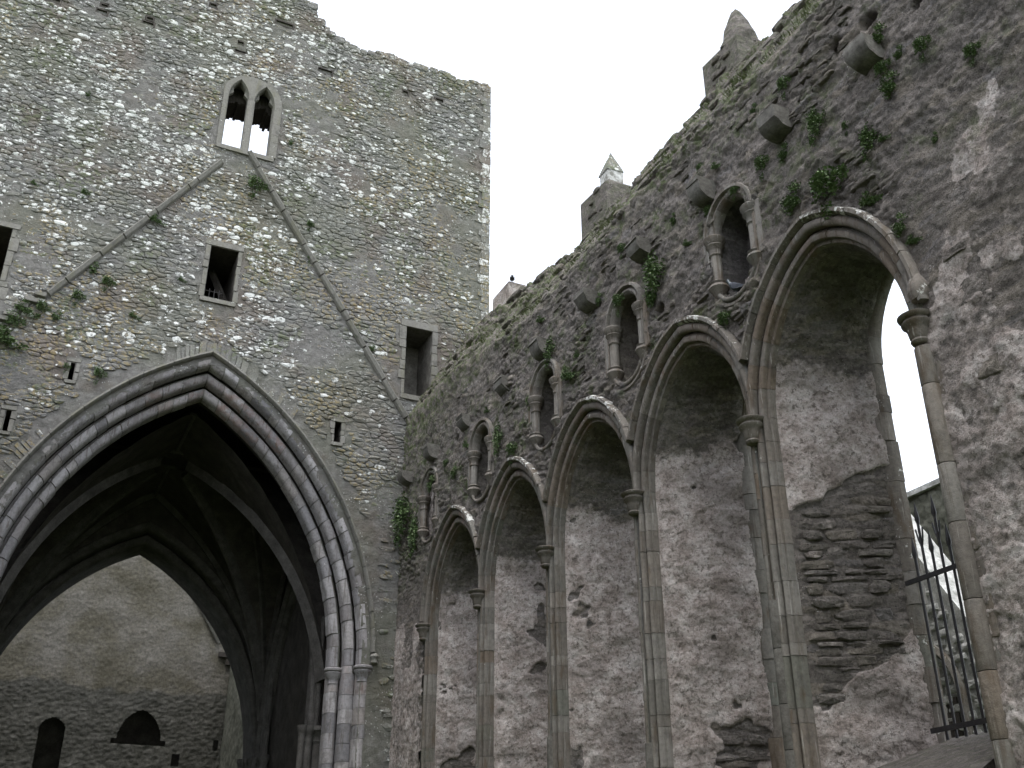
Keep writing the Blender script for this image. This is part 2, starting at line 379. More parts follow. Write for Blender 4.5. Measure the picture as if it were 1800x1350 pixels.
# ================================================================== GROUND
g = mobj('ground', [(-300, -300, 0), (300, -300, 0), (300, 300, 0), (-300, 300, 0)], [(0, 1, 2, 3)], M_GRASS); g['kind'] = 'structure'

# ================================================================== TOWER
XC = -5.15
tower = empty('tower', loc=(0, 0, 0)); tag(tower, 'tall grey rubble tower with a great pointed arch and a twin light window', 'tower')
tm = lambda h, z, d: (XC+h, d, z)          # arch coords on tower face
tw = lambda x, z, d: (x, d, z)             # plain tower coords, d = depth into wall
tA = Arch(tm, 3.75, 7.1, 6.3)
TX = [-14, -6, -3.83, -3.55, -3.22, -2.6, -1.92, -1.2, -.43, .3, 1.12, 1.8, 2.36]
TZ = [29.5, 27.8, 27.05, 26.7, 26.2, 25.85, 25.65, 25.8, 25.72, 25.9, 25.75, 25.95, 25.9]
def ttop(x): return np.interp(x, TX, TZ) + .13*pn(np.asarray(x)*1.7, np.asarray(x)*0+.5, 3)
# openings (x0,x1,z0,z1, margin of dressed surround)
OPEN = {'square': (-5.57, -4.85, 15.9, 17.47, .13), 'door': (-.10, .66, 14.3, 16.38, .12), 'left': (-11.3, -10.17, 14.2, 16.6, .15),
        's1': (-8.30, -8.18, 12.93, 13.4, .10), 's2': (-9.42, -9.30, 11.42, 11.93, .10), 's3': (-1.90, -1.73, 12.56, 13.13, .10)}
PUT = [(-10.58, 23.97, .30, .12), (-9.36, 24.08, .26, .14), (-9.33, 24.33, .16, .07), (-8.14, 24.18, .28, .10), (-8.12, 24.36, .16, .10), (-6.51, 25.59, .18, .14),
       (-5.59, 24.5, .16, .14), (-5.56, 24.2, .3, .05), (-4.42, 25.78, .5, .12), (-3.06, 24.45, .42, .16), (-.51, 24.61, .16, .13), (.62, 24.72, .24, .13)]
TL = (-5.82, -4.22, 20.72, 23.30)        # twin light outline
def in_open(x, z, pad=0):
    r = np.zeros(np.broadcast(x, z).shape, bool)
    for (a, b, c, d, mg) in OPEN.values(): r |= (x > a-mg*pad) & (x < b+mg*pad) & (z > c-mg*pad) & (z < d+mg*pad)
    for (a, c, w, h) in PUT: r |= (np.abs(x-a) < w/2+.03) & (np.abs(z-c) < h/2+.03)
    r |= (x > TL[0]) & (x < TL[1]) & (z > TL[2]) & (z < TL[3]-(np.abs(x-(TL[0]+TL[1])/2)/.83)**2*.45)
    return r
# creases (raking drip moulds): lines apex->eaves
CRL = [(-5.60, 20.13), (-9.09, 15.0)]; CRR = [(-4.97, 20.70), (-.02, 13.55)]
def near_line(x, z, L, w):
    (ax, az), (bx, bz) = L; dx, dz = bx-ax, bz-az; l2 = dx*dx+dz*dz
    t = np.clip(((x-ax)*dx+(z-az)*dz)/l2, 0, 1); return np.hypot(x-ax-t*dx, z-az-t*dz) < w
# mortar core face
xs = np.arange(-13, 2.381, .06); zs = np.arange(3.0, 29.5, .06)
X, Z = np.meshgrid(xs, zs, indexing='ij')
P = np.stack([X, np.zeros_like(X), Z], -1); N = np.zeros_like(P); N[..., 1] = -1
patch = sst(.05, .35, fbm(X*.45+3, Z*.5, 4, 21))
H = .026*fbm(X*6, Z*9, 4, 5)+.02*fbm(X*1.2, Z*1.2, 3, 8)+.012*sst(0, .06, fbm(X*2.1, Z*2.6, 4, 6))-.006
cx_, cz_ = (X[:-1, :-1]+X[1:, 1:])/2, (Z[:-1, :-1]+Z[1:, 1:])/2
keep = (cz_ < ttop(cx_)-.10) & ~in_open(cx_, cz_) & ~tA.inside(cx_-XC, cz_, .60)
hsurf('mortar_face', P, N, H, np.stack([patch*0+.5, patch*0, patch*0], -1), M_MOR, tower, keep)
# body behind the face: side, top caps, back wall of the tower (roofless)
mb = MB()
for (x0, x1, y0, y1, z0, z1) in ((1.16, 2.352, .03, 11.0, 0, 25.5), (-13, -11.9, .03, 11.0, 0, 25.5), (-11.88, 1.14, 9.9, 11.0, 14.0, 24.0), (1.2, 2.33, .06, 10, 25.49, 25.7)):
    mb.add(*box_vf(x0, x1, y0, y1, z0, z1))
# rear of the front wall, built round its openings
def wall_strip(x0, x1, z0, z1, y0=.06, y1=1.3): mb.add(*box_vf(x0, x1, y0, y1, z0, z1))
for a, b in zip(xs_ := [-11.88, -9, -7.5, -6.02], xs_[1:]): wall_strip(a, b-.004, 17.6, float(ttop((a+b)/2))-.45)
wall_strip(-6.02, -4.0, 17.6, 20.6); wall_strip(-6.02, -4.0, 23.25, 26.6)
for a, b in zip(xs_ := [-4.0, -3.4, -2.6, -1.2, 0.0, 1.12], xs_[1:]): wall_strip(a, b-.004, 16.6, min(float(ttop(a)), float(ttop(b)))-.3)
mb.obj('wall_core', M_MOR, tower)
# ragged rear lintel of twin light
mb = MB()
for i in range(26):
    x = -6.0+i*.08; mb.add(*box_vf(x, x+.075, .5, 1.28, 22.74+.14*float(pn(i*.45, 2.2, 4))+U(-.03, .05), 23.3))
mb.obj('rear_lintel', M_DARK, tower)
# recess linings behind the plain openings
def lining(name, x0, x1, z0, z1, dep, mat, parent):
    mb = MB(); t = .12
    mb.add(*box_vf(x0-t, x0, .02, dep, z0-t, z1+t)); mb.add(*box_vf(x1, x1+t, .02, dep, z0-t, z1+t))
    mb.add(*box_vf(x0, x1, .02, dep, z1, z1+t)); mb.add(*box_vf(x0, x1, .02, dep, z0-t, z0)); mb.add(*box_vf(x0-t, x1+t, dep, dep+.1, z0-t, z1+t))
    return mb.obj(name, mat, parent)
def surround(par, x0, x1, z0, z1, w, stepz, lint=.26, sill=.16, proud=-.03, lich=.15):
    zz = cuts(z0, z1, stepz)
    for sx in (0, 1):
        for a, b in zip(zz, zz[1:]):
            ww = w*U(.6, 1.35); h0, h1 = (x0-ww, x0) if sx == 0 else (x1, x1+ww)
            v, f = rough_block(tw, h0, h1, a+.004, b-.004, proud+U(-.008, .008), .10, .004, .012); mobj('jamb_stone', v, f, M_SLIM, par, (U(.2, 1), lich*U(0, 1.6), 0))
    v, f = rough_block(tw, x0-w*1.1, x1+w*1.0, z1+.004, z1+lint, proud-.008, .12, .006, .014); mobj('lintel', v, f, M_SLIM, par, (U(.3, .9), lich, 0))
    v, f = rough_block(tw, x0-w*.7, x1+w*.7, z0-sill, z0-.004, proud-.03, .12, .006, .014); return mobj('sill', v, f, M_SLIM, par, (.7, lich*2.2, 0))
M_SLIM = mat_ashlar('weathered_tower_ashlar', [(0, (.135, .13, .115)), (.5, (.175, .168, .15)), (1, (.155, .15, .128))], (.14, .135, .095), stain_amt=.6)
sq = empty('square_window', tower); a, b, c, d, mg = OPEN['square']
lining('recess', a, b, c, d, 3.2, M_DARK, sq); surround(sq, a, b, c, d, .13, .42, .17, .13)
for k in range(4):
    x = -5.53+k*.125; mobj('grille_bar', *tube([(x, .30, 15.9), (x, .30, 16.36)], circ(.014, 6)), M_IRON, sq)
for z in (16.08, 16.28): mobj('grille_bar', *tube([(-5.57, .30, z), (-5.08, .30, z)], circ(.013, 6)), M_IRON, sq)
v, f = tube([(-4.86, .5, 16.0), (-5.5, 1.6, 18.2)], [(-.07, -.09), (.05, -.05), (.05, .05), (-.05, .05)]); mobj('timber_beam', v, f, M_DARK, sq)
dw = empty('upper_doorway', tower); a, b, c, d, mg = OPEN['door']; lining('recess', a, b, c, d, 1.1, M_CORB, dw); surround(dw, a, b, c, d, .15, .35, .22, .14, -.03, .1)
v, f = rough_block(tw, -.085, .12, 14.3, 16.0, .75, 1.09, .004, .02); mobj('door_post', v, f, M_DARK, dw)
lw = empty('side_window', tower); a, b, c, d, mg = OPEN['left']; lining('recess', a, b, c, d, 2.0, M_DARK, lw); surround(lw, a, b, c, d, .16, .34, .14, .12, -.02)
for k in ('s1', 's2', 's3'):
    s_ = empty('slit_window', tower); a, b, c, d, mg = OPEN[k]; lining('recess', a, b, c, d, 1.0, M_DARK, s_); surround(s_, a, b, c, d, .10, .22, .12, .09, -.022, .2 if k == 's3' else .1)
for (px, pz, w, h) in PUT:
    mb = MB(); 
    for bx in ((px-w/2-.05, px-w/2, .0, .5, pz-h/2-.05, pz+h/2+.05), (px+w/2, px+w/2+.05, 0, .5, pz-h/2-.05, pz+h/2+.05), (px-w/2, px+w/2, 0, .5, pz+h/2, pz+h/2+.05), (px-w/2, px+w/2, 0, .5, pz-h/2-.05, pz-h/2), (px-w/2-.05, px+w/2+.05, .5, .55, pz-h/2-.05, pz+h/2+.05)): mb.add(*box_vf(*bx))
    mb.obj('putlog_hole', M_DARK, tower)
# twin light window
tl = empty('twin_light_window', tower)
for (xc, w) in ((-5.425, .265), (-4.70, .265)):
    A = Arch(lambda h, z, d, xc=xc: (xc+h, d, z), w, 22.5, .62)
    for side in (-1, 1):
        outer = (side < 0) == (xc < -5); wn_ = (.16 if xc < -5 else .235) if outer else .097
        pr = [(wn_, -.05), (.03, -.05), (0, .03), (0, .22), (wn_, .22)]
        if outer:
            for z0, z1 in zip(zz := cuts(20.74, 22.5, .5), zz[1:]): mobj('jamb_stone', *A.jamb(pr, side, z0+.003, z1-.003), M_SLIM, tl, (U(.2, .9), .2*U(0, 1), 0))
        ts = cuts(0, 1, .5, .1)
        pr2 = [(wn_, -.05), (.03, -.05), (0, .03), (0, .22), (wn_, .22)]
        for t0, t1 in zip(ts, ts[1:]): mobj('head_stone', *A.block(pr2, side, t0, t1, 4), M_SLIM, tl, (U(.3, .9), .1, 0))
        # cusp
        h, z = A.pt(0, .34, side); pts = [A.pt(.02, .12, side), A.pt(-.085, .42, side), A.pt(.02, .62, side)]
        v = [A.m(p[0], p[1], dd) for dd in (.06, .18) for p in pts]; mobj('cusp', v, [(0, 1, 2), (5, 4, 3), (0, 3, 4, 1), (1, 4, 5, 2), (2, 5, 3, 0)], M_SLIM, tl, (.6, 0, 0))
mobj('mullion', *Arch(lambda h, z, d: (-5.0625+h, d, z), .0, 0, 1).jamb([(.097, -.045), (.097, .22), (-.097, .22), (-.097, -.045), (-.05, -.065), (.05, -.065)], 1, 20.74, 22.5) if False else tube([(-5.0625, .09, 20.74), (-5.0625, .09, 22.52)], [(-.1, -.12), (-.1, .12), (-.05, .15), (.05, .15), (.1, .12), (.1, -.12)], (0, -1, 0)), M_SLIM, tl, (.5, .1, 0))
v, f = rough_block(tw, -5.85, -4.25, 20.60, 20.735, -.07, .3, .004, .015); mobj('sill', v, f, M_SLIM, tl, (.5, .15, 0))
# head slab with a curved top over both lights
pts = [(-5.85, 22.5)]+[(-5.06+.80*math.cos(t), 22.62+.74*math.sin(t)) for t in np.linspace(math.pi, 0, 13)]+[(-4.27, 22.5)]
def in_l(x, z): return any(Arch(lambda h, z, d: (h, d, z), .265, 22.5, .62).inside(x-xc, z, .05) for xc in (-5.425, -4.70))
mb = MB(); st = .025
for x in np.arange(-5.86, -4.26, st):
    for z in np.arange(22.5, 23.40, st):
        if ((x+.0125+5.06)/.80)**2+((z-22.62)/.74)**2 < 1 and not in_l(x+st/2, z+st/2): mb.add([(x, -.042, z), (x+st, -.042, z), (x+st, -.042, z+st), (x, -.042, z+st)], [(0, 1, 2, 3)], (.6, .05, 0))
mb.obj('spandrel', M_SLIM, tl)
# raking creases, one moulded stone after another
for (L, nm) in ((CRL, 0), (CRR, 1)):
    (ax, az), (bx, bz) = L; ln = math.hypot(bx-ax, bz-az); cs = cuts(0, ln, .75, .35); cr = empty('roof_crease', tower)
    dx, dz = (bx-ax)/ln, (bz-az)/ln; nx, nz = (-dz, dx) if dx > 0 else (dz, -dx)
    for s0, s1 in zip(cs, cs[1:]):
        if nm == 0 and s0 > 5.6: nz_ = .03
        dp = U(-.022, .022); pr = [(-.05, .05), (-.05, -.03), (-.02, -.10), (.06, -.14), (.085, -.12), (.085, .05)]
        v = [(ax+dx*s+nx*(a_+dp), d_, az+dz*s+nz*(a_+dp)) for s in (s0+.006, s1-U(.006, .05)) for a_, d_ in pr]; n = 6
        mobj('drip_stone', v, [(k, (k+1) % n, (k+1) % n+n, k+n) for k in range(n)]+[tuple(range(n-1, -1, -1)), tuple(range(n, 2*n))], M_SLIM, cr, (U(.1, .7), .12*U(0, 1.5), 0))
# ragged stub of crease lower left
for k in range(7):
    x = -9.25-k*.17; z = 14.9-k*.20+U(-.08, .08); v, f = rough_block(tw, x-.16, x+.14, z-.06, z+.05, -.12-U(0, .05), .1, .02, .02); mobj('drip_stone', v, f, M_SLIM, tower, (U(0, .5), .05, 0))

# --- rubble stones of the face
stones = []                                   # (size, v, f, c)
def clip(poly, mx, mz, nx, nz):
    out = []; n = len(poly)
    for i in range(n):
        a = poly[i]; b = poly[(i+1) % n]; da = (a[0]-mx)*nx+(a[1]-mz)*nz; db = (b[0]-mx)*nx+(b[1]-mz)*nz
        if da <= 0: out.append(a)
        if da*db < 0: t = da/(da-db); out.append((a[0]+(b[0]-a[0])*t, a[1]+(b[1]-a[1])*t))
    return out
def rubble_cells(x0, x1, z0, z1, dx, dz, jx=.42, jz=.40, seed=1):
    """Voronoi cells of a jittered course pattern: irregular flat rubble."""
    r = random.Random(seed); an = dx/dz*.92; grid = {}; rows = int((z1-z0)/dz); seeds = []
    for j in range(rows):
        x = x0+r.uniform(0, dx); i = 0; row = []
        while x < x1:
            st = dx*r.choice((.55, .7, .9, 1., 1.15, 1.4, 1.7)); row.append((x, (z0+(j+.5)*dz+r.uniform(-jz, jz)*dz+.10*float(pn(np.array(x*.3), np.array(j*.1), 40)))*an)); x += st*r.uniform(.8, 1.2)
        seeds.append(row)
    for j, row in enumerate(seeds):
        nb = [p for k in range(max(0, j-3), min(rows, j+4)) for p in seeds[k]]; nb.sort(); xsn = [p[0] for p in nb]
        import bisect
        for (x, zz) in row:
            poly = [(x-dx*1.1, zz-dx*1.3), (x+dx*1.1, zz-dx*1.3), (x+dx*1.1, zz+dx*1.3), (x-dx*1.1, zz+dx*1.3)]
            for q in nb[bisect.bisect_left(xsn, x-dx*1.9):bisect.bisect_right(xsn, x+dx*1.9)]:
                ddx, ddz = q[0]-x, q[1]-zz
                if ddx*ddx+ddz*ddz < 1e-9 or ddx*ddx+ddz*ddz > (dx*2.4)**2: continue
                poly = clip(poly, x+ddx/2, zz+ddz/2, ddx, ddz)
                if len(poly) < 3: break
            if len(poly) >= 4: yield [(a, b/an) for a, b in poly]
def shrink(poly, g=.0045):
    cx = sum(p[0] for p in poly)/len(poly); cz = sum(p[1] for p in poly)/len(poly); out = []
    n = len(poly)
    for i in range(n):                       # cut the corners a little, then pull in by the joint width
        a = poly[i]; b = poly[(i+1) % n]
        for t in (.2, .8) if math.hypot(b[0]-a[0], b[1]-a[1]) > .09 else (.5,):
            p = (a[0]+(b[0]-a[0])*t, a[1]+(b[1]-a[1])*t); L = math.hypot(p[0]-cx, p[1]-cz); k = max(.5, 1-g*1.4/L); out.append((cx+(p[0]-cx)*k+U(-.006, .006), cz+(p[1]-cz)*k+U(-.004, .004)))
    return out
for poly in rubble_cells(-12.4, 2.33, 4.0, 28.6, .245, .112):
    pa = np.array(poly); xm, zm = pa.mean(0); w = np.ptp(pa[:, 0]); hgt = np.ptp(pa[:, 1])
    if xm < -9.3-(zm-8)*.19 and zm > 8 or xm < -9.4 and zm < 8: continue
    if pa[:, 0].max() > 2.345 or (pa[:, 0].max() > 2.12 and zm > 13.5) or pa[:, 1].max() > float(ttop(xm))+.08: continue
    if in_open(pa[:, 0], pa[:, 1], .8).any() or in_open(np.array([xm]), np.array([zm]), .8).any() or tA.inside(pa[:, 0]-XC, pa[:, 1], 1.12 if zm > 9 else .93).any(): continue
    if near_line(xm, zm, CRL, .10) or near_line(xm, zm, CRR, .10): continue
    if zm < 10.5 and xm > -1.2 and random.random() < .75: continue
    pt = float(sst(.05, .40, fbm(np.array(xm*.45+3), np.array(zm*.5), 4, 21)))
    d = .020+U(-.012, .018)-.034*pt
    q = float(sst(-.25, .45, fbm(np.array(xm*.35), np.array(zm*.35), 3, 77)))
    zone = (1.0 if zm > 17 else .45 if zm > 14 else .12)*(1.25 if xm < -3 else .75)*(.35 if (-3.6 < xm < 1.2 and 14.5 < zm < 19.5) else 1)
    lv = .4*q*zone*U(.1, 1.3)+(U(.4, 1.0) if random.random() < (.03+.09*q)*zone else 0)
    v, f = stone_vf(shrink(poly), lambda a, b, h: (a, -h, b), d)
    dist = math.hypot(zm-1.6, 24)
    stones.append((w*hgt/dist**2*(1 if -11 < xm else 0)*(1 if d > .0 else .3), v, f, (random.random(), lv, min(1, zone*(.35+.75*q)))))
stones.sort(key=lambda s: -s[0])
for s_ in stones[:300]: mobj('stone', s_[1], s_[2], M_RUB, tower, s_[3])
mb = MB()
for s_ in stones[300:]: mb.add(s_[1], s_[2], s_[3])
o = mb.obj('rubble_stones', M_RUB, tower); o['kind'] = 'stuff'
# quoins up the right-hand corner
z = 13.4; k = 0
while z < 25.85:
    h = U(.18, .36); w = (.36 if k % 2 else .27)*U(.9, 1.1)
    v, f = rough_block(tw, 2.37-w, 2.372+U(-.004, .008), z+.002, min(z+h, 25.95)-.002, -.035+U(-.008, .008), .5, .006, .012); mobj('quoin', v, f, M_RUB, tower, (U(.3, 1), U(.05, .75), 0))
    z += h; k += 1
# loose cap stones along the broken top
x = -4.6
while x < 2.2:
    w = U(.14, .4); h = U(.08, .2); t = float(ttop(x+w/2)); 
    for lay in range(2):
        v, f = stone_vf(rag_quad(x, x+w, t-.14+lay*.09+U(-.04, .05), t-.02+h*.6+lay*.07, .03), lambda a, b, hh: (a, -hh, b), U(.0, .07), -U(.3, .9)); mobj('cap_stone', v, f, M_RUB, tower, (U(0, 1), U(.1, .5), 0))
    x += w*U(.6, 1.2)
# radial rubble ring over the great arch
for side in (-1, 1):
    t = .30 if side < 0 else .62
    while t < .992:
        dt = U(.011, .021); n0 = .875+U(0, .02); n1 = n0+U(.2, .36)*(1 if t > .3 else .8)
        pr = [(n0, .05), (n0, -.005-U(0, .03)), (n1, -.005-U(0, .03)), (n1, .05)]
        if random.random() < (.12 if t > .86 else .55 if side < 0 and t < .52 else .9): t += dt; continue
        mobj('relieving_stone', *tA.block(pr, side, t, t+dt-.003, 1), M_RUB, tower, (U(0, 1), U(-.1, .12), 0)); t += dt

# --- the great arch: three orders and a hood, stone by stone
ga = empty('chancel_arch', tower)
def order_prof(n0, n1, d0, d1):
    w = n1-n0
    return [(n1, d1), (n1, d0+.17), (n1-.05, d0+.17), (n1-.062, d0+.03), (n1-.085, d0), (n0+.095, d0), (n0+.05, d0+.018), (n0+.018, d0+.06), (n0, d0+.13), (n0, d1)]
ORD = [(0, .27, .56, .92), (.27, .54, .28, .58), (.54, .79, .0, .30)]
hoodp = [(.80, .05), (.79, -.03), (.80, -.10), (.835, -.14), (.875, -.13), (.885, .05)]
for side in (-1, 1):
    for oi, (n0, n1, d0, d1) in enumerate(ORD):
        pr = order_prof(n0, n1, d0, d1)
        cs = cuts(0, 1, (.055, .062, .052)[oi], .28)
        for i, (t0, t1) in enumerate(zip(cs, cs[1:])):
            red = (.5*U(0, 1) if (oi < 2 and t0 > .66 and side > 0) else (.35*U(0, 1) if oi < 2 and t0 > .8 else 0))
            mobj('voussoir', *tA.block(pr, side, t0+.0014, t1-.0014, 2, U(-.012, .012), U(-.018, .018)), M_LIME, ga, (U(0, 1), U(-.3, .06), red), 38)
        mb = MB(); mb.add(*tA.block([(a+.015, b+.02) for a, b in pr], side, 0, 1, 40)); mb.add(*tA.jamb([(a+.015, b+.02) for a, b in pr], side, 0, 7.1)); mb.obj('mortar_bed', M_MOR, ga)
        # jambs below the springing: rounded shafts
        zz = cuts(2.5, 6.92, .42, .3)
        n_c = (n0+n1)/2
        if oi == 1: jp = [(n1, d1), (n1, d0+.03), (n1-.05, d0-.005), (n0+.08, d0), (n0+.03, d0+.04), (n0, d0+.1), (n0, d1)]
        else: jp = [(n1, d1), (n1, d0+.10)]+[(n0+.135+.125*math.cos(t), d0+.115-.135*math.sin(t)) for t in np.linspace(.35, math.pi-.1, 8)]+[(n0, d0+.13), (n0, d1)]
        for za, zb in zip(zz, zz[1:]): mobj('jamb_stone', *tA.jamb(jp, side, za+.004, zb-.004, U(-.006, .006), U(-.006, .006)), M_LIME, ga, (U(0, 1), U(-.3, .05), .0 if zb < 6.7 else .35*U(0, 1)), 38)
        if oi != 1:
            x, y, z_ = tm(side*(3.75+n0+.13), 6.86, d0+.10)
            v, f = lathe([(.10, -.16), (.135, -.15), (.12, -.11), (.14, -.03), (.21, .07), (.215, .10), (.19, .12), (.23, .15), (.235, .19), (.21, .215), (.05, .22)], (x, y, z_), 18); mobj('capital', v, f, M_LIME, ga, (U(.2, .6), 0, 0), 40)
        else:
            mobj('jamb_stone', *tA.jamb(pr, side, 6.925, 7.096), M_LIME, ga, (.8, 0, .2), 38)
    cs = cuts(.03, 1, .06, .3)
    for t0, t1 in zip(cs, cs[1:]): mobj('hood_stone', *tA.block(hoodp, side, t0+.0008, t1-.0008, 2, 0, U(-.008, .008)), M_SLIM, ga, (U(0, .7), U(0, .2), 0), 38)
# carved label stop at the right
v, f = lathe([(.03, -.12), (.09, -.08), (.07, 0), (.11, .06), (.08, .12), (.02, .15)], tm(4.63, 7.22, -.06), 9); mobj('label_stop', v, f, M_SLIM, ga, (.5, .2, 0), 50)

# --- crossing under the tower
CX0, CX1, CY0, CY1 = -9.15, -1.15, 1.7, 8.0
cr = empty('crossing_vault', tower)
hx = (CX1-CX0)/2; hy = (CY1-CY0)/2; vx, vy = (CX0+CX1)/2, (CY0+CY1)/2; VZ, VH = 5.9, 7.55
def parc(u, half):           # pointed arch height at |u|<half
    e = (VH**2-half**2)/(2*half); R = half+e; return np.sqrt(np.maximum(R*R-(np.abs(u)+e)**2, 0))
def vault(x, y): return VZ+np.maximum(parc(np.clip(x-vx, -hx, hx), hx), parc(np.clip(y-vy, -hy, hy), hy))
gx = np.linspace(CX0, CX1, 100); gy = np.linspace(CY0, CY1, 80); X, Y = np.meshgrid(gx, gy, indexing='ij')
P = np.stack([X, Y, vault(X, Y)], -1); N = np.zeros_like(P); N[..., 2] = -1
cxx, cyy = (X[:-1, :-1]+X[1:, 1:])/2, (Y[:-1, :-1]+Y[1:, 1:])/2
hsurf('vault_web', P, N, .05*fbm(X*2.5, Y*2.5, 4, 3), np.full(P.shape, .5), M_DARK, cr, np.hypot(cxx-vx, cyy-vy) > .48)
v, f = lathe([(.50, -.05), (.60, -.08), (.62, 0), (.62, .2), (.47, .2), (.46, 1.6), (.01, 1.62)], (vx, vy, VZ+VH-.06), 24); mobj('bell_hole_ring', v, f[:-2], M_RIB, cr, None, 40)
rp = [(-.13, .12), (-.13, 0), (-.07, -.08), (-.05, -.16), (.05, -.16), (.07, -.08), (.13, 0), (.13, .12)]
def rib(x0, y0, x1, y1, k0=0, k1=1.0, s=1.0):
    pts = []
    for t in np.linspace(k0, k1, 22):
        x = x0+(x1-x0)*t; y = y0+(y1-y0)*t; pts.append((x, y, float(vault(np.array(x), np.array(y)))-.03))
    v, f = tube(pts, [(a*s, b*s) for a, b in rp]); mobj('rib', v, f, M_RIB, cr, None, 40)
for sx in (-1, 1):
    for sy in (-1, 1):
        ex, ey = vx+sx*(hx-.06), vy+sy*(hy-.06)
        rib(ex, ey, vx+sx*.42, vy+sy*.34)
        if sy > 0: rib(ex, ey-sy*.05, vx+sx*hx*.02, ey-sy*.05, s=.8); rib(ex-sx*.05, ey, ex-sx*.05, vy+sy*hy*.02, s=.7); rib(ex, ey, vx+sx*hx*.5, vy+sy*.02, s=.6)
rib(vx-hx+.1, vy, vx-.6, vy, s=.6); rib(vx+hx-.1, vy, vx+.6, vy, s=.6); rib(vx, vy-hy+.1, vx, vy-.6, s=.6); rib(vx, vy+hy-.1, vx, vy+.6, s=.6)
# clustered responds
for sx in (-1, 1):
    for sy in (-1, 1):
        bx, by = vx+sx*hx, vy+sy*hy
        for (ox, oy, r) in ((.05, .05, .17), (.32, .02, .11), (.02, .32, .11), (.2, .2, .13), (.50, -.04, .08), (-.04, .5, .08)):
            c = (bx-sx*ox, by-sy*oy, 0)
            v, f = lathe([(r, 0), (r, 5.55)], c, 12); mobj('respond_shaft', v, f, M_RIB, cr, None, 40)
            v, f = lathe([(r, 5.5), (r*1.15, 5.56), (r*1.05, 5.6), (r*1.3, 5.74), (r*1.65, 5.8), (r*1.6, 5.9), (.02, 5.92)], c, 12); mobj('respond_capital', v, f, M_RIB, cr, None, 40)
for (xw, dr) in ((CX1, -1), (CX0, 1)):
    sA = Arch(lambda h, z, d, xw=xw, dr=dr: (xw+dr*d, vy+h, z), 2.35, 5.9, 4.6)
    for side in (-1, 1):
        for (n0, n1, d0, d1) in ((0, .22, .02, .3), (.22, .45, .12, .3)):
            pr = [(n1, -.05), (n1, d0+.05), (n1-.05, d0+.12), (n0+.1, d0+.14), (n0, d0+.05), (n0, -.05)]
            mobj('side_arch_order', *sA.block(pr, side, 0, 1, 20), M_RIB, cr, None, 38); mobj('side_arch_jamb', *sA.jamb(pr, side, 0, 5.6), M_RIB, cr, None, 38)
            mobj('side_arch_capital', *sA.jamb([(a+(.05 if a > .3 else -.04), b+.06) for a, b in pr], side, 5.6, 5.9), M_RIB, cr, None, 38)
for y_ in (1.85, 2.1, 2.4, 2.65, 6.9, 7.2, 7.5):
    for (xw, dr) in ((CX1, -1), (CX0, 1)):
        r = U(.07, .11); v, f = lathe([(r, 0), (r, 5.52), (r*1.2, 5.56), (r*1.05, 5.6), (r*1.3, 5.72), (r*1.7, 5.79), (r*1.6, 5.9), (r*.8, 5.905), (r*.8, 8.6)], (xw+dr*.12, y_, 0), 10); mobj('wall_shaft', v, f, M_RIB, cr, None, 40)
# walls of the crossing: soffit of the great arch, sides with transept arches walled up to cut the light, far arch
mb = MB()
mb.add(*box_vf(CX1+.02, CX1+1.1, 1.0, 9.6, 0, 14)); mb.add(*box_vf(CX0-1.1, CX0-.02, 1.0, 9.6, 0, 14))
mb.add(*box_vf(CX0-1.1, CX1+1.1, 1.3, 9.6, 13.9, 14.25)); mb.obj('crossing_blind_wall', M_DARK, cr)
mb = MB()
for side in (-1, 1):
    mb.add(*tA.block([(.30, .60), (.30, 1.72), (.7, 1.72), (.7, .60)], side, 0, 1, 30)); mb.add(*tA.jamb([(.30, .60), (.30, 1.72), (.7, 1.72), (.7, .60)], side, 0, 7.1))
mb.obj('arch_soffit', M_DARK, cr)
# far arch
fA = Arch(tm, 3.85, 5.9, 6.05)
xs = np.arange(CX0-1, CX1+1, .1); zs = np.arange(0, 14.0, .1); X, Z = np.meshgrid(xs, zs, indexing='ij'); P = np.stack([X, np.full_like(X, CY1), Z], -1); N = np.zeros_like(P); N[..., 1] = -1
keep = ~fA.inside((X[:-1, :-1]+X[1:, 1:])/2-XC, (Z[:-1, :-1]+Z[1:, 1:])/2, .4)
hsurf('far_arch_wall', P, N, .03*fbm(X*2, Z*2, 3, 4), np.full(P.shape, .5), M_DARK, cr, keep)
fa = empty('nave_arch', tower)
for side in (-1, 1):
    for oi, (n0, n1, d0, d1) in enumerate([(0, .3, 8.32, 9.6), (.3, .6, 7.96, 8.7)]):
        cs = cuts(0, 1, .07, .2)
        for t0, t1 in zip(cs, cs[1:]): mobj('voussoir', *fA.block(order_prof(n0, n1, d0, d1), side, t0-.0003, t1+.0003, 2, 0, U(-.01, .01)), M_RIB, fa, None, 38)
        mobj('jamb', *fA.jamb(order_prof(n0, n1, d0, d1), side, 0, 5.895), M_RIB, fa, None, 38)
# west face of tower over the nave arch
mb = MB(); mb.add(*box_vf(CX0-1.1, CX1+1.1, 9.55, 9.62, 12.3, 14)); mb.obj('rear_face', M_DARK, tower)

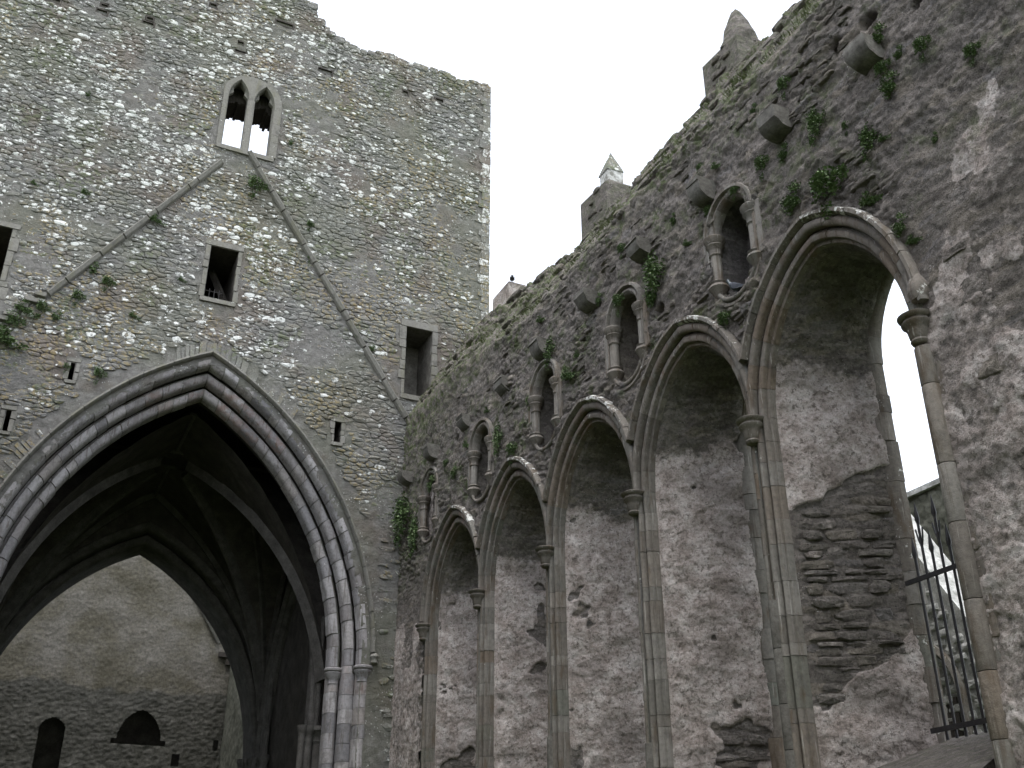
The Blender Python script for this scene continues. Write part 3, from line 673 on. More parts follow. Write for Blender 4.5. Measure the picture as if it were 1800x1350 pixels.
# ================================================================== NAVE beyond the crossing
nave = empty('nave_gable', loc=(0, 20, 0)); tag(nave, 'dim rendered end wall of the nave seen through the tower arch', 'wall')
NW = lambda x, z, d: (x, d, z-0)
def nhole(x, z):
    d = Arch(lambda *a: a, .46, 8.1, .5).inside(x+6.2, z, 0, 4); w = Arch(lambda *a: a, .80, 8.0, 1.1).inside(x+3.1, z, 0, 7.78)
    w |= (np.abs(x+3.1) < .98) & (z > 7.78) & (z < 7.98)
    s1 = (np.abs(x+.22) < .10) & (z > 7.75) & (z < 8.15); s2 = (np.abs(x+1.65) < .13) & (z > 7.1) & (z < 7.56); return d | w | s1 | s2
xs = np.arange(-13, 2.0, .05); zs = np.arange(4.5, 19, .05); X, Z = np.meshgrid(xs, zs, indexing='ij'); P = np.stack([X, np.zeros_like(X), Z], -1); N = np.zeros_like(P); N[..., 1] = -1
f1, f2, idv = worley(X/.42+.3*fbm(X, Z, 2, 2), Z/.17, 5); rub_shade = sst(10.2, 9.4, Z+.6*fbm(X*.5, Z*.5, 3, 4))  # last mask: bare rubble low down, with its shade painted in
H = .05*fbm(X*.8, Z*.8, 4, 31)+.02*fbm(X*6, Z*6, 4, 32)+rub_shade*.02*sst(.05, .3, f2-f1)
hsurf('rendered_face', P, N, H, np.stack([rub_shade, idv, idv], -1), M_NAVE, nave, ~nhole((X[:-1, :-1]+X[1:, 1:])/2, (Z[:-1, :-1]+Z[1:, 1:])/2))
mb = MB(); mb.add(*box_vf(-13, 2, .9, 1.0, 0, 19)); mb.add(*box_vf(-13, 2, -.02, .9, 19.01, 19.1))
mb.obj('wall_core', M_DARK, nave)
for k in range(12):
    s0 = k*.42; dx, dz = .55, -.835; ax, az = -3.3, 16.1
    v = [(ax+dx*(s0+q)+(.835)*n_, d_, az+dz*(s0+q)+.55*n_) for q in (.005, .41) for n_, d_ in ((-.06, .05), (-.06, -.1), (.05, -.16), (.08, -.14), (.08, .05))]
    mobj('drip_stone', v, [(i, (i+1) % 5, (i+1) % 5+5, i+5) for i in range(5)]+[(4, 3, 2, 1, 0), (5, 6, 7, 8, 9)], M_SLIM, nave, (U(0, 1), .1, 0))
for (x, z, w, h) in ((-.5, 11.35, .4, .18), (-.2, 11.05, .2, .22)):
    mb = MB(); mb.add(*box_vf(x, x+w, -.13, .1, z, z+h)); mb.obj('broken_stone', M_DARK, nave)
ns = empty('nave_side_wall', loc=(.02, 11.2, 0)); tag(ns, 'greenish lichened side wall of the nave behind the tower arch', 'wall')
ys = np.arange(0, 8.78, .06); zs = np.arange(0, 11.75, .06); Y, Z = np.meshgrid(ys, zs, indexing='ij'); P = np.stack([np.zeros_like(Y), Y, Z], -1); N = np.zeros_like(P); N[..., 0] = -1
hsurf('lichened_face', P, N, .06*fbm(Y*1.2, Z*1.2, 4, 9)+.03*fbm(Y*5, Z*5, 3, 10), np.full(P.shape, .5), M_NAVE2, ns)
mb = MB(); mb.add(*box_vf(.1, 1.2, 0, 8.78, 0, 11.7)); mb.obj('wall_core', M_DARK, ns)

mb = MB(); mb.add(*box_vf(-12, -10.7, 11.2, 20, 0, 11.7)); o = mb.obj('nave_opposite_wall', M_NAVE2); tag(o, 'plain wall on the hidden side of the nave', 'wall', None, 'structure')

# ================================================================== CHOIR WALL
choir = empty('choir_wall', loc=(0, 0, 0)); tag(choir, 'long ruined choir wall with five tall lancets, receding to the tower', 'wall')
PIER = [-2, -5, -8, -11, -14, -17]; BAY = [-3.5, -6.5, -9.5, -12.5, -15.5]
LW, LZ, LH = 1.29, 7.62, 2.03
cm = lambda y0: (lambda h, z, d: (d, y0+h, z))
def cmc(y0, lo, hi):      # neighbouring arches die into each other on the pier centre
    return lambda h, z, d: (d, y0+max(-lo, min(hi, h)), z)
arches = [Arch(cmc(y, 9 if i == 4 else 1.497, 9 if i == 0 else 1.497), LW, LZ, LH) for i, y in enumerate(BAY)]
for A in arches: A.blunt = .13
NQ = lambda h, z: ((np.abs(h) < .46) & (z > 10.0) & (z < 10.85)) | (np.hypot(h, (z-10.85)) < .43) | (np.hypot(h*.98, (z-10.02)*1.1) < .40)
ze_y, ze_z = [-23, -16, -12, -7.3, -3.8, -1.7, .1], [12.8, 12.87, 12.95, 12.75, 13.35, 13.55, 13.55]
ye = [-23, -19]; 
ys = np.concatenate([np.arange(-23, -19.5, .06), np.arange(-19.5, -12, .024), np.arange(-12, -6, .03), np.arange(-6, .08, .036)])
vv = np.concatenate([np.arange(2.0, 12.6, .028), np.linspace(12.6, 12.6+4.6, 110)])
Yg, Vg = np.meshgrid(ys, vv, indexing='ij')
ZE = np.interp(Yg, ze_y, ze_z); sl_len = np.interp(Yg, [-23, -3, -.8, .1], [2.5, 2.5, 3.3, 3.6])
# vertical face to ZE, then the raking broken top, then the flat back
vtop = np.where(Vg <= 12.6, Vg*ZE/12.6 if False else Vg, 0)
frac = np.clip((Vg-12.6)/4.6, 0, 1)
seg1 = .12; 
Zf = np.where(Vg <= 12.6, Vg, np.where(frac < seg1, 12.6+(ZE-12.6)*frac/seg1, 0))
sf = np.clip((frac-seg1)/(.78-seg1), 0, 1); bf = np.clip((frac-.78)/.22, 0, 1)
sdx, sdz = .518, .855
Xg = np.where(frac >= seg1, sf*sl_len*sdx + bf*.8, 0)
Zg = np.where(frac >= seg1, ZE+sf*sl_len*sdz - bf*.3, Zf)
P = np.stack([Xg, Yg, Zg], -1); N = np.zeros_like(P)
kk = sst(0, .1, sf)*(1-bf); N[..., 0] = -1+.15*kk; N[..., 2] = .52*kk+bf; N /= np.linalg.norm(N, axis=-1, keepdims=True)
wz = Zg+.25*Xg
f1, f2, idv = worley(Yg/.36+.35*fbm(Yg*1.5, wz*1.5, 2, 3), wz/.115+.35*fbm(Yg*1.3+9, wz*1.3, 2, 6), 15)
expo = sst(.06, .34, fbm(Yg*.7, wz*.8, 4, 51)+.26*sst(11.0, 10.0, wz)*sst(8.0, 9.0, wz)+.2*sst(12.3, 13.2, wz)-.35*sst(-16.6, -17.6, Yg))
plast = sst(8.6, 6.5, wz+1.2*fbm(Yg*.6, wz*.6, 3, 61))
plast = np.maximum(plast, .42*sst(-16.9, -17.5, Yg+.5*fbm(Yg, wz, 3, 62))*sst(10.6, 9.0, wz+1.5*fbm(Yg*.7, wz*.7, 3, 64)))
edge = sst(.0, .05, fbm(Yg*1.3, wz*1.3, 5, 71)-.02)
plm = np.clip(plast*(.55+.6*edge), 0, 1)
H = .05*fbm(Yg*.5, wz*.5, 3, 52)+.034*fbm(Yg*2.2, wz*2.6, 4, 53)*(1-.5*plast)+.030*fbm(Yg*5, wz*8, 4, 59)+.042*expo*(1-.75*plm)*(sst(.03, .26, f2-f1)-.4)*(.5+idv)+.026*fbm(Yg*11, wz*14, 3, 54)+.035*plm*edge
def terr(u, v, sc, seed, n=3):       # flaked layers with broken edges
    q = fbm(u*sc, v*sc, 5, seed, .6); return sum(sst(t, t+.035, q) for t in np.linspace(-.28, .28, n))
H = H+.016*terr(Yg, wz*1.2, 1.6, 300, 4)-.03
calm = 1-.65*sst(-1.9, -1.6, Yg)*sst(9.5, 8.5, wz)-.5*sst(-16.8, -17.3, Yg)*sst(10.5, 9.0, wz); H = H*calm
top = sst(12.6, 13.2, wz); H = H+top*(.10*fbm(Yg*1.6, sf*4+Yg*.2, 4, 55)+.09*np.floor(2.4*fbm(Yg*2.3, sf*5, 2, 57)+.5)*sf)
for (py, pz, r, dp) in ((-12.02, 10.42, .16, .5), (-16.55, 12.1, .13, .3), (-17.15, 11.98, .16, .35), (-3.6, 11.55, .10, .3), (-9.2, 11.9, .08, .2), (-17.9, 11.6, .10, .2), (-6.1, 12.0, .09, .2), (-1.15, 11.35, .08, .2)):
    H = H-dp*sst(r, r*.55, np.hypot(Yg-py, (Zg-pz)*1.1)+.05*fbm(Yg*6, Zg*6, 2, 58))
moss = np.clip(.9*sst(.0, .4, fbm(Yg*.8+5, wz*.9, 4, 81))*sst(8.5, 10.5, wz)+.9*sst(12.3, 13.6, wz)+.5*sst(-4, -1, Yg)*sst(8, 10, wz)+.7*sst(.1, .35, fbm(Yg*2, wz*2, 3, 82))*sst(8.5, 9.3, wz), 0, 1)*(1-.35*sst(-13, -19, Yg))
# pale lime patches near the right-hand edge
for (py, pz, r) in ((-18.1, 9.1, .34), (-17.65, 8.0, .3), (-17.5, 7.75, .25), (-18.5, 9.6, .2)):
    plm = np.maximum(plm, .62*sst(r, r*.6, np.hypot(Yg-py, (Zg-pz)*.8)+.25*fbm(Yg*4, Zg*4, 3, 90)))
yc_, zc_ = (Yg[:-1, :-1]+Yg[1:, 1:])/2, (Zg[:-1, :-1]+Zg[1:, 1:])/2
keep = np.ones(yc_.shape, bool); flat = frac[:-1, :-1] < seg1
for A, y in zip(arches, BAY): keep &= ~(A.inside(yc_-y, zc_, .31) & flat & (np.abs(yc_-y) < 1.52))
for y in PIER[:5]: keep &= ~(NQ(yc_-y, zc_) & flat)
keep &= ~((yc_ > -16.7) & (yc_ < -2.3) & (zc_ < 7.9) & flat)
CH_Y, CH_Z, CH_H = ys, vv, H
hsurf('rubble_face', P, N, H, np.stack([plm*.95, idv, moss], -1), M_CHO, choir, keep)
def hface(y, z):        # face height (towards -x) at a point of the vertical face
    i = int(np.clip(np.searchsorted(ys, y), 0, len(ys)-1)); j = int(np.clip(np.searchsorted(vv, z), 0, len(vv)-1)); return float(H[i, j])
# wall core: solid between and above the embrasures, 1.45 m thick
mb = MB()
WT = 1.45
mb.add(*box_vf(.16, WT, -23, -17.2, 0, 12.55)); mb.add(*box_vf(.16, WT, -1.8, -.02, 0, 13.2)); mb.add(*box_vf(.64, WT, -17.19, -1.81, 10.0, 12.55)); mb.add(*box_vf(.75, 1.9, -23, -.02, 12.56, 13.5)); mb.add(*box_vf(.9, 1.9, -23, -.02, 13.51, 14.1))
mb.add(*box_vf(.16, WT, -17.19, -1.81, 0, 2.9))
for y in PIER[1:5]: mb.add(*box_vf(.24, WT, y-.12, y+.12, 2.91, 9.99))
for y in (PIER[0], PIER[5]): mb.add(*box_vf(.20, WT, y-.12 if y > -10 else y-.19, y+.19 if y > -10 else y+.12, 2.91, 9.99))
mb.obj('wall_core', M_CHO, choir)
# outer face with the outer lancet openings
OW, OZ, OH = .56, 8.35, 1.22
ysx = np.arange(-23, 0, .07); zsx = np.arange(0, 12.6, .07); Y, Z = np.meshgrid(ysx, zsx, indexing='ij'); P = np.stack([np.full_like(Y, WT+.03), Y, Z], -1); N = np.zeros_like(P); N[..., 0] = 1
keep = np.ones((len(ysx)-1, len(zsx)-1), bool); yc2, zc2 = (Y[:-1, :-1]+Y[1:, 1:])/2, (Z[:-1, :-1]+Z[1:, 1:])/2
for y in BAY: keep &= ~Arch(cm(y), OW if y < -15 else .44, OZ, OH).inside(yc2-y, zc2, .05, 3.4)
hsurf('outer_face', P, N, .03*fbm(Y*3, Z*3, 3, 6), np.full(P.shape, .3), M_CHO, choir, keep)

PROF = [(.305, .36), (.305, .0), (.297, -.035), (.267, -.062), (.227, -.062), (.192, -.035), (.184, .005), (.2, .04), (.185, .075), (.155, .095), (.14, .088), (.125, .065), (.09, .055), (.055, .075), (.045, .115), (.06, .15), (.045, .185), (.0, .20), (.0, .36)]
PROF = [(a, (.17 if (a, b) == (.2, .04) else .16 if (a, b) == (.185, .075) else .27 if (a, b) == (.06, .15) else b)*.66) for a, b in PROF]
JPROF = [(.345, .36), (.345, .055), (.30, .03), (.288, -.01), (.26, -.035), (.22, -.035), (.19, -.01), (.184, .03), (.2, .06), (.185, .085), (.155, .1), (.14, .09), (.125, .065), (.09, .055), (.055, .075), (.045, .115), (.06, .15), (.045, .185), (.0, .20), (.0, .36)]
JPROF = [(a*.605, (.17 if (a, b) == (.2, .06) else .16 if (a, b) == (.185, .085) else .27 if (a, b) == (.06, .15) else b)*.66) for a, b in JPROF]
HOOD = [(.41, .06), (.405, -.05), (.38, -.105), (.335, -.105), (.308, -.05), (.305, .06)]
for bi, (A, y0) in enumerate(zip(arches, BAY)):
    lan = empty('lancet_window', choir)
    for side in (-1, 1):
        cs = cuts(.0, 1, .14, .25)
        for t0, t1 in zip(cs, cs[1:]): mobj('voussoir', *A.block(PROF, side, t0+.001, t1-.001, 3, U(-.004, .004), U(-.006, .006)), M_SAND, lan, (U(0, 1), U(-.1, .15), .25*U(0, 1)*(t0 > .5)), 48)
        hs = cuts(.30 if not ((bi == 4 and side < 0) or (bi == 0 and side > 0)) else .04, 1, .11, .3)
        for t0, t1 in zip(hs, hs[1:]):
            mobj('hood_stone', *A.block(HOOD, side, t0+.0015, t1-.0015, 3, U(-.008, .012), U(-.014, .010)), M_SAND, lan, (U(0, .6), (.15+.75*sst(.2, .7, t0))*U(.5, 1) if side < 0 else .15*U(0, 1)+.2*sst(.85, 1, t0), 0), 40)
        zz = cuts(2.9, 7.28, .38, .35)
        for za, zb in zip(zz, zz[1:]): mobj('jamb_stone', *A.jamb(JPROF, side, za+.003, zb-.003, U(-.005, .005), U(-.007, .007)), M_SAND, lan, (U(0, 1), U(-.1, .12), .0), 48)
        mobj('jamb_stone', *A.jamb(JPROF, side, 7.282, 7.618), M_SAND, lan, (U(0, 1), .0, .0), 48)
        mb = MB(); pb = [(a+.014, b+.016) for a, b in PROF]; mb.add(*A.block(pb, side, 0, 1, 24)); mb.add(*A.jamb([(a+.01 if a > .2 else a+.012, b+.016) for a, b in JPROF], side, 2.9, 7.6)); mb.obj('mortar_bed', M_MOR, lan)
    # embrasure: ruled surface from inner arch (d=.34) to outer light (d=1.40)
    oA = Arch(cm(y0), OW if bi == 4 else .44, OZ, OH); path = []
    for z in np.arange(2.8, LZ, .025): path.append((1, z, None))
    nt = 110
    V1 = [(A.w*1, z) for z in np.linspace(2.8, LZ, 260)]+[A.pt(0, t, 1) for t in np.linspace(0, 1, nt)[1:]]
    V1 += [(-h, z) for h, z in V1[::-1][1:]]
    V2 = [(oA.w, z) for z in np.linspace(2.8, OZ, 260)]+[oA.pt(0, t, 1) for t in np.linspace(0, 1, nt)[1:]]
    V2 += [(-h, z) for h, z in V2[::-1][1:]]
    V1 = np.array(V1); V2 = np.array(V2); us = np.linspace(0, 1, 80)
    P = np.zeros((len(V1), len(us), 3)); P[..., 0] = .225+us[None]*(1.40-.225)
    hz = V1[:, None, :]+(V2-V1)[:, None, :]*us[None, :, None]; P[..., 1] = y0+hz[..., 0]; P[..., 2] = hz[..., 1]
    N = -grid_normals(P)
    cen = np.stack([P[..., 0]*0+.8, P[..., 1]*0+y0, np.minimum(P[..., 2], 8)], -1)
    sg = np.sign(((cen-P)*N).sum(-1)); N = N*np.where(sg == 0, 1, sg)[..., None]
    uu = P[..., 0]*1.18+bi*7.3+np.sign(hz[..., 0])*11; zz_ = P[..., 2]
    nz = fbm(uu*.8, zz_*.7, 5, 100+bi); nz2 = fbm(uu*2.2, zz_*2.2, 4, 140+bi)
    cov = nz*1.0+.35*nz2+.20
    if bi == 4:
        cov = cov*.6+1.1*sst(6.2, 7.3, zz_+.8*(P[..., 0]-.8)*-1.0)+.9*sst(4.75, 4.2, zz_-1.3*(P[..., 0]-1.0))-.75*sst(3.8, 4.6, zz_)*sst(7.1, 6.5, zz_)
    else: cov = cov+.14-.14*sst(6.0, 4.0, zz_)
    pl = sst(.0, .045, cov)
    f1, f2, idv = worley(uu/.40+.3*nz2, zz_/.13+.3*nz, 200+bi)
    Hh = .035*nz2+.03*fbm(uu*1.1, zz_*1.1, 3, 170+bi)+(1-pl)*.012*(sst(.02, .3, f2-f1)-.5)*(.5+idv)+pl*(.012+.011*terr(uu, zz_, 1.9, 320+bi, 4))+.012*fbm(uu*9, zz_*9, 4, 180+bi)
    fr = np.minimum(us, 1-us)[None, :]; Hh = Hh*sst(0, .06, fr)
    up = sst(LZ+.2, LZ+1.1, zz_+.4*nz)          # limewash thins out towards the head of the embrasure, leaving it darker
    ms = np.stack([np.clip((.25+.6*pl+.25*nz2)*(1-.8*up), 0, 1), idv, .2*up], -1)
    hsurf('embrasure', P, N, Hh, ms, M_CHO, lan)
    # exposed stones bedded in the nearest embrasure
    if bi in (3, 4):
        tri = {}
        def emap(u, z, h, A=A, oA=oA, y0=y0):
            q = min(max((u-.225)/1.175, 0), 1); hh = A.w+(oA.w-A.w)*q; nx, ny = .48, -.877
            return (u+nx*h*-1*.0+(-.48)*h*1.0, y0+hh-.877*h, z)
        z = 3.2
        while z < 7.5:
            hgt = U(.05, .17); u = .26+U(0, .1)
            while u < 1.28:
                w = U(.14, .42); um, zm = u+w/2, z+hgt/2
                j = int(np.clip(np.searchsorted(us, (um-.225)/1.175), 0, 79)); i = int(np.argmin(np.abs(V1[:260, 1]-zm)))
                if pl[i, j] < .3 and random.random() < .85 and u+w < 1.36:
                    v, f = stone_vf(rag_quad(u, u+w, z, z+hgt, .025), emap, Hh[i, j]+U(.012, .045)); mobj('stone', v, f, M_CHO, lan, (U(.0, .48), random.random(), .05))
                u += w+U(.01, .04)
            z += hgt+U(.005, .02)
    # outer jamb stones
    OP = [(.16, 1.30), (.05, 1.30), (-.03, 1.36), (-.05, 1.42), (-.05, 1.50), (.16, 1.50)]
    for side in (-1, 1):
        zz = cuts(3.4, OZ, .4, .3)
        for za, zb in zip(zz, zz[1:]): mobj('outer_jamb_stone', *oA.jamb(OP, side, za+.003, zb-.003, U(-.012, .012), U(-.02, .02)), M_SAND, lan, (U(0, 1), U(0, .45) if bi == 4 else 0, 0), 40)
        for t0, t1 in zip(cs := cuts(0, 1, .33, .2), cs[1:]): mobj('outer_voussoir', *oA.block(OP, side, t0-.001, t1+.001, 3), M_SAND, lan, (U(0, 1), .1, 0), 40)
    v = [(1.52, y0-.62, 3.52), (1.52, y0+.62, 3.52), (.0, y0+1.2, 2.92), (.0, y0-1.2, 2.92), (1.52, y0-.62, 2.5), (1.52, y0+.62, 2.5), (.0, y0+1.2, 2.5), (0, y0-1.2, 2.5)]
    mobj('sloping_sill', v, [(0, 1, 2, 3), (7, 6, 5, 4), (0, 4, 5, 1), (2, 6, 7, 3), (1, 5, 6, 2), (3, 7, 4, 0)], M_CHO, lan, (.15, .5, .25))

# pier capitals and the pieces of shaft that are left
CS = .86
CAPP = [(.085, -.40), (.105, -.39), (.12, -.36), (.105, -.33), (.12, -.31), (.135, -.22), (.15, -.17), (.19, -.14), (.20, -.11), (.175, -.085), (.175, -.07), (.225, -.045), (.235, -.015), (.21, .0), (.02, .005)]
for k, y in enumerate(PIER):
    v, f = lathe([(a*CS, b*.9) for a, b in CAPP], (-.035, y+.01, 7.64), 20); mobj('capital', v, f, M_SAND, choir, (U(0, .4), .05, 0), 45)
    ztop = [4.6, 4.2, 4.4, 3.9, 5.18, 7.24][k]
    for za, zb in zip(zz := cuts(2.6, ztop, .62, .3), zz[1:]):
        r = .10 if k == 5 else .075
        v, f = lathe([(r*.97, za+.004), (r, za+.014), (r, zb-.014), (r*.97, zb-.004)], (-.005 if k < 5 else -.02, y, 0), 16); mobj('shaft_drum', v, f, M_SAND if k == 5 else M_CORB, choir, (U(0, 1), 0, 0), 40)
# label stop lump over the right-hand capital
v, f = lathe([(.03, -.12), (.10, -.11), (.125, -.03), (.12, .08), (.06, .2), (.03, .24)], (-.03, -17.10, 7.90), 9); mobj('label_stop', v, f, M_SAND, choir, (.3, .35, 0), 60)
# plain jamb wall right of the last pier and left of the first
for (y0, y1) in ((-17.17, -17.0), (-2.0, -1.84)):
    for za, zb in zip(zz := cuts(2.4, 7.9, .42, .3), zz[1:]):
        v, f = rough_block(lambda h, z, d: (d, h, z), y0+U(-.02, .02), y1, za+.003, zb-.003, .012+U(-.012, .012), .3, .006, .02); mobj('quoin', v, f, M_SAND, choir, (U(0, 1), 0, 0))

# blind niches above the piers
for k, y in enumerate(PIER[:5]):
    nic = empty('niche', choir); mp = cm(y); A = Arch(mp, .39, 10.84, .40)
    # lining
    mb = MB(); out = [(.48, z) for z in (10.0, 10.4, 10.84)]+[(.45*math.cos(t), 10.84+.46*math.sin(t)) for t in np.linspace(.2, math.pi-.2, 9)]+[(-.48, z) for z in (10.84, 10.4, 10.0)]+[(.46*math.cos(t), 10.0+.39*math.sin(t)) for t in np.linspace(math.pi+.2, 2*math.pi-.2, 9)]
    n = len(out); v = [mp(h, z, -.02) for h, z in out]+[mp(h*.95, z, .62) for h, z in out]; mb.add(v, [(i, (i+1) % n, (i+1) % n+n, i+n) for i in range(n)]+[tuple(range(n, 2*n))], (.35, random.random(), .1)); mb.obj('recess', M_CHO, nic)
    NP = [(.21, .10), (.21, -.03), (.19, -.075), (.15, -.075), (.13, -.03), (.12, .02), (.10, -.03), (.06, -.04), (.02, -.01), (.0, .05), (.0, .12)]
    for side in (-1, 1):
        for t0, t1 in zip(cs := cuts(0, 1, .34, .1), cs[1:]): mobj('arch_stone', *A.block(NP, side, t0+.002, t1-.002, 5, 0, U(-.005, .005)), M_SAND, nic, (U(0, .8), .1*U(0, 1), 0), 48)
        c = mp(side*.46, 0, .03); gone = (k == 0 and side < 0)
        v, f = lathe([(.082, 10.08), (.082, 10.56)], c, 14); mobj('shaft', v, f, M_SAND, nic, (U(.7, .8), .1, 0), 40)
        v, f = lathe([(.085, 10.51), (.105, 10.535), (.09, 10.56), (.10, 10.64), (.145, 10.69), (.12, 10.72), (.165, 10.78), (.17, 10.82), (.14, 10.85), (.02, 10.852)], c, 14); mobj('capital', v, f, M_SAND, nic, (U(.1, .6), 0, 0), 45)
        v, f = lathe([(.02, 9.74), (.08, 9.83), (.12, 9.91), (.155, 9.96), (.14, 10.0), (.115, 10.02), (.135, 10.05), (.085, 10.09)], c, 14); mobj('base', v, f, M_SAND, nic, (U(.1, .6), .1, 0), 45)
        v, f = rough_block(lambda h, z, d, mp=mp: mp(h, z, d), side*.55, side*.69, 9.95, 10.86, -.025, .12, .006, .02); mobj('side_strip', v, f, M_SAND, nic, (U(.3, .9), .15, 0), 40)
        v, f = rough_block(lambda h, z, d, mp=mp: mp(h, z, d), side*.53, side*.57, 9.98, 10.84, -.045, .12, .002, .012); mobj('side_fillet', v, f, M_SAND, nic, (U(.3, .9), .1, 0), 40)
    pts = [mp(.46*math.cos(t), 9.98+.38*math.sin(t), .0) for t in np.linspace(math.pi+.05, 2*math.pi-.05, 18)]
    mobj('lower_roll', *tube(pts, circ(.04, 8), (1, 0, 0)), M_SAND, nic, (U(.2, .7), .15, 0), 50)
    if k < 3: continue
    pts = [mp(.55*math.cos(t), 9.98+.47*math.sin(t), .01) for t in np.linspace(math.pi+.15, 2*math.pi-.15, 18)]
    mobj('lower_fillet', *tube(pts, circ(.04, 6), (1, 0, 0)), M_SAND, nic, (U(.2, .7), .2, 0), 50)

# corbels
for k, (y, z) in enumerate([(-17.1, 11.42), (-15.35, 11.66), (-13.55, 11.7), (-11.76, 11.73), (-9.93, 11.75), (-8.09, 11.66), (-6.24, 11.72), (-4.2, 11.72), (-2.3, 11.72), (-.55, 11.72)]):
    w = .17*U(.88, 1.12); pj = .31 if k not in (6, 7) else .22
    pr = [(.3, .15), (-pj, .15), (-pj, .095), (-pj+.018, .085), (-pj+.018, .03), (-pj+.035, -.045), (-pj+.08, -.115), (-pj+.15, -.165), (-pj+.24, -.19), (.3, -.19)]
    sc_ = U(.82, 1.12); n = len(pr); tw_ = U(-.05, .05); rj = [U(-.016, .016) for _ in pr]
    v = [(x+rj[i], y+s*w+U(-.014, .014), z-.02+q*sc_+s*tw_*w+U(-.012, .012)) for s in (-1, 1) for i, (x, q) in enumerate(pr)]
    mobj('corbel', v, [(i, (i+1) % n, (i+1) % n+n, i+n) for i in range(n)]+[tuple(range(n)), tuple(range(2*n-1, n-1, -1))], M_CORB, choir, None, 35)

# slaty stones standing out of the broken render
cand = []
for i in range(2600):
    y = U(-19, -.3); z = U(8.2, 12.7)
    if any(bool(A.inside(np.array(y-b), np.array(z), .62)) for A, b in zip(arches, BAY)) or any(abs(y-p) < .8 and 9.4 < z < 11.5 for p in PIER[:5]): continue
    ex = float(fbm(np.array(y*.7), np.array(z*.8), 4, 51))+.3*(z < 10.4)+.15*(z > 12)
    if ex < .16 or y < -16.8: continue
    cand.append((y, z))
cand = cand[:420]; sl = []
for (y, z) in cand:
    w = U(.12, .36); h = U(.03, .085); tl_ = U(-.1, .1)
    v, f = stone_vf(rag_quad(-w/2, w/2, -h/2, h/2, .02), lambda a, b, hh, y=y, z=z, tl_=tl_: (-hh, y+a, z+b+a*tl_), hface(y, z)+U(.0, .032)); sl.append((w*h/((y+24.3)**2+100), v, f, (0, random.random(), .3*random.random())))
sl.sort(key=lambda s: -s[0])
for s in sl[:150]: mobj('slab_stone', s[1], s[2], M_CHO, choir, s[3])
# stones of the scar right of the last lancet
for (y, z, w, h) in ((-17.75, 7.6, .5, .30), (-17.75, 6.65, .35, .24), (-17.9, 8.72, .42, .34), (-18.0, 5.6, .4, .22), (-17.65, 8.1, .34, .12), (-17.85, 4.6, .4, .2)):
    v, f = stone_vf(rag_quad(y-w/2, y+w/2, z-h/2, z+h/2, .04), lambda a, b, hh: (-hh, a, b), hface(y, z)+U(.0, .03)); mobj('scar_stone', v, f, M_CHO, choir, (.42, random.random(), .05))
# loose stones along the raking top
for i in range(230):
    y = U(-18, -.2); ze = float(np.interp(y, ze_y, ze_z)); L = float(np.interp(y, [-23, -3, -.8, .1], [2.5, 2.5, 3.3, 3.6])); s = U(.0, 1.0) if i % 3 else 1.0
    w = U(.16, .5); h = U(.08, .2); x, z = s*L*sdx, ze+s*L*sdz
    v, f = stone_vf(rag_quad(-w/2, w/2, -h/2, h/2, .03), lambda a, b, hh, x=x, y=y, z=z: (x-hh*.86+b*.4, y+a, z+b+hh*.3), U(.02, .12), -.2); mobj('coping_stone', v, f, M_CHO, choir, (.0, random.random(), .45))

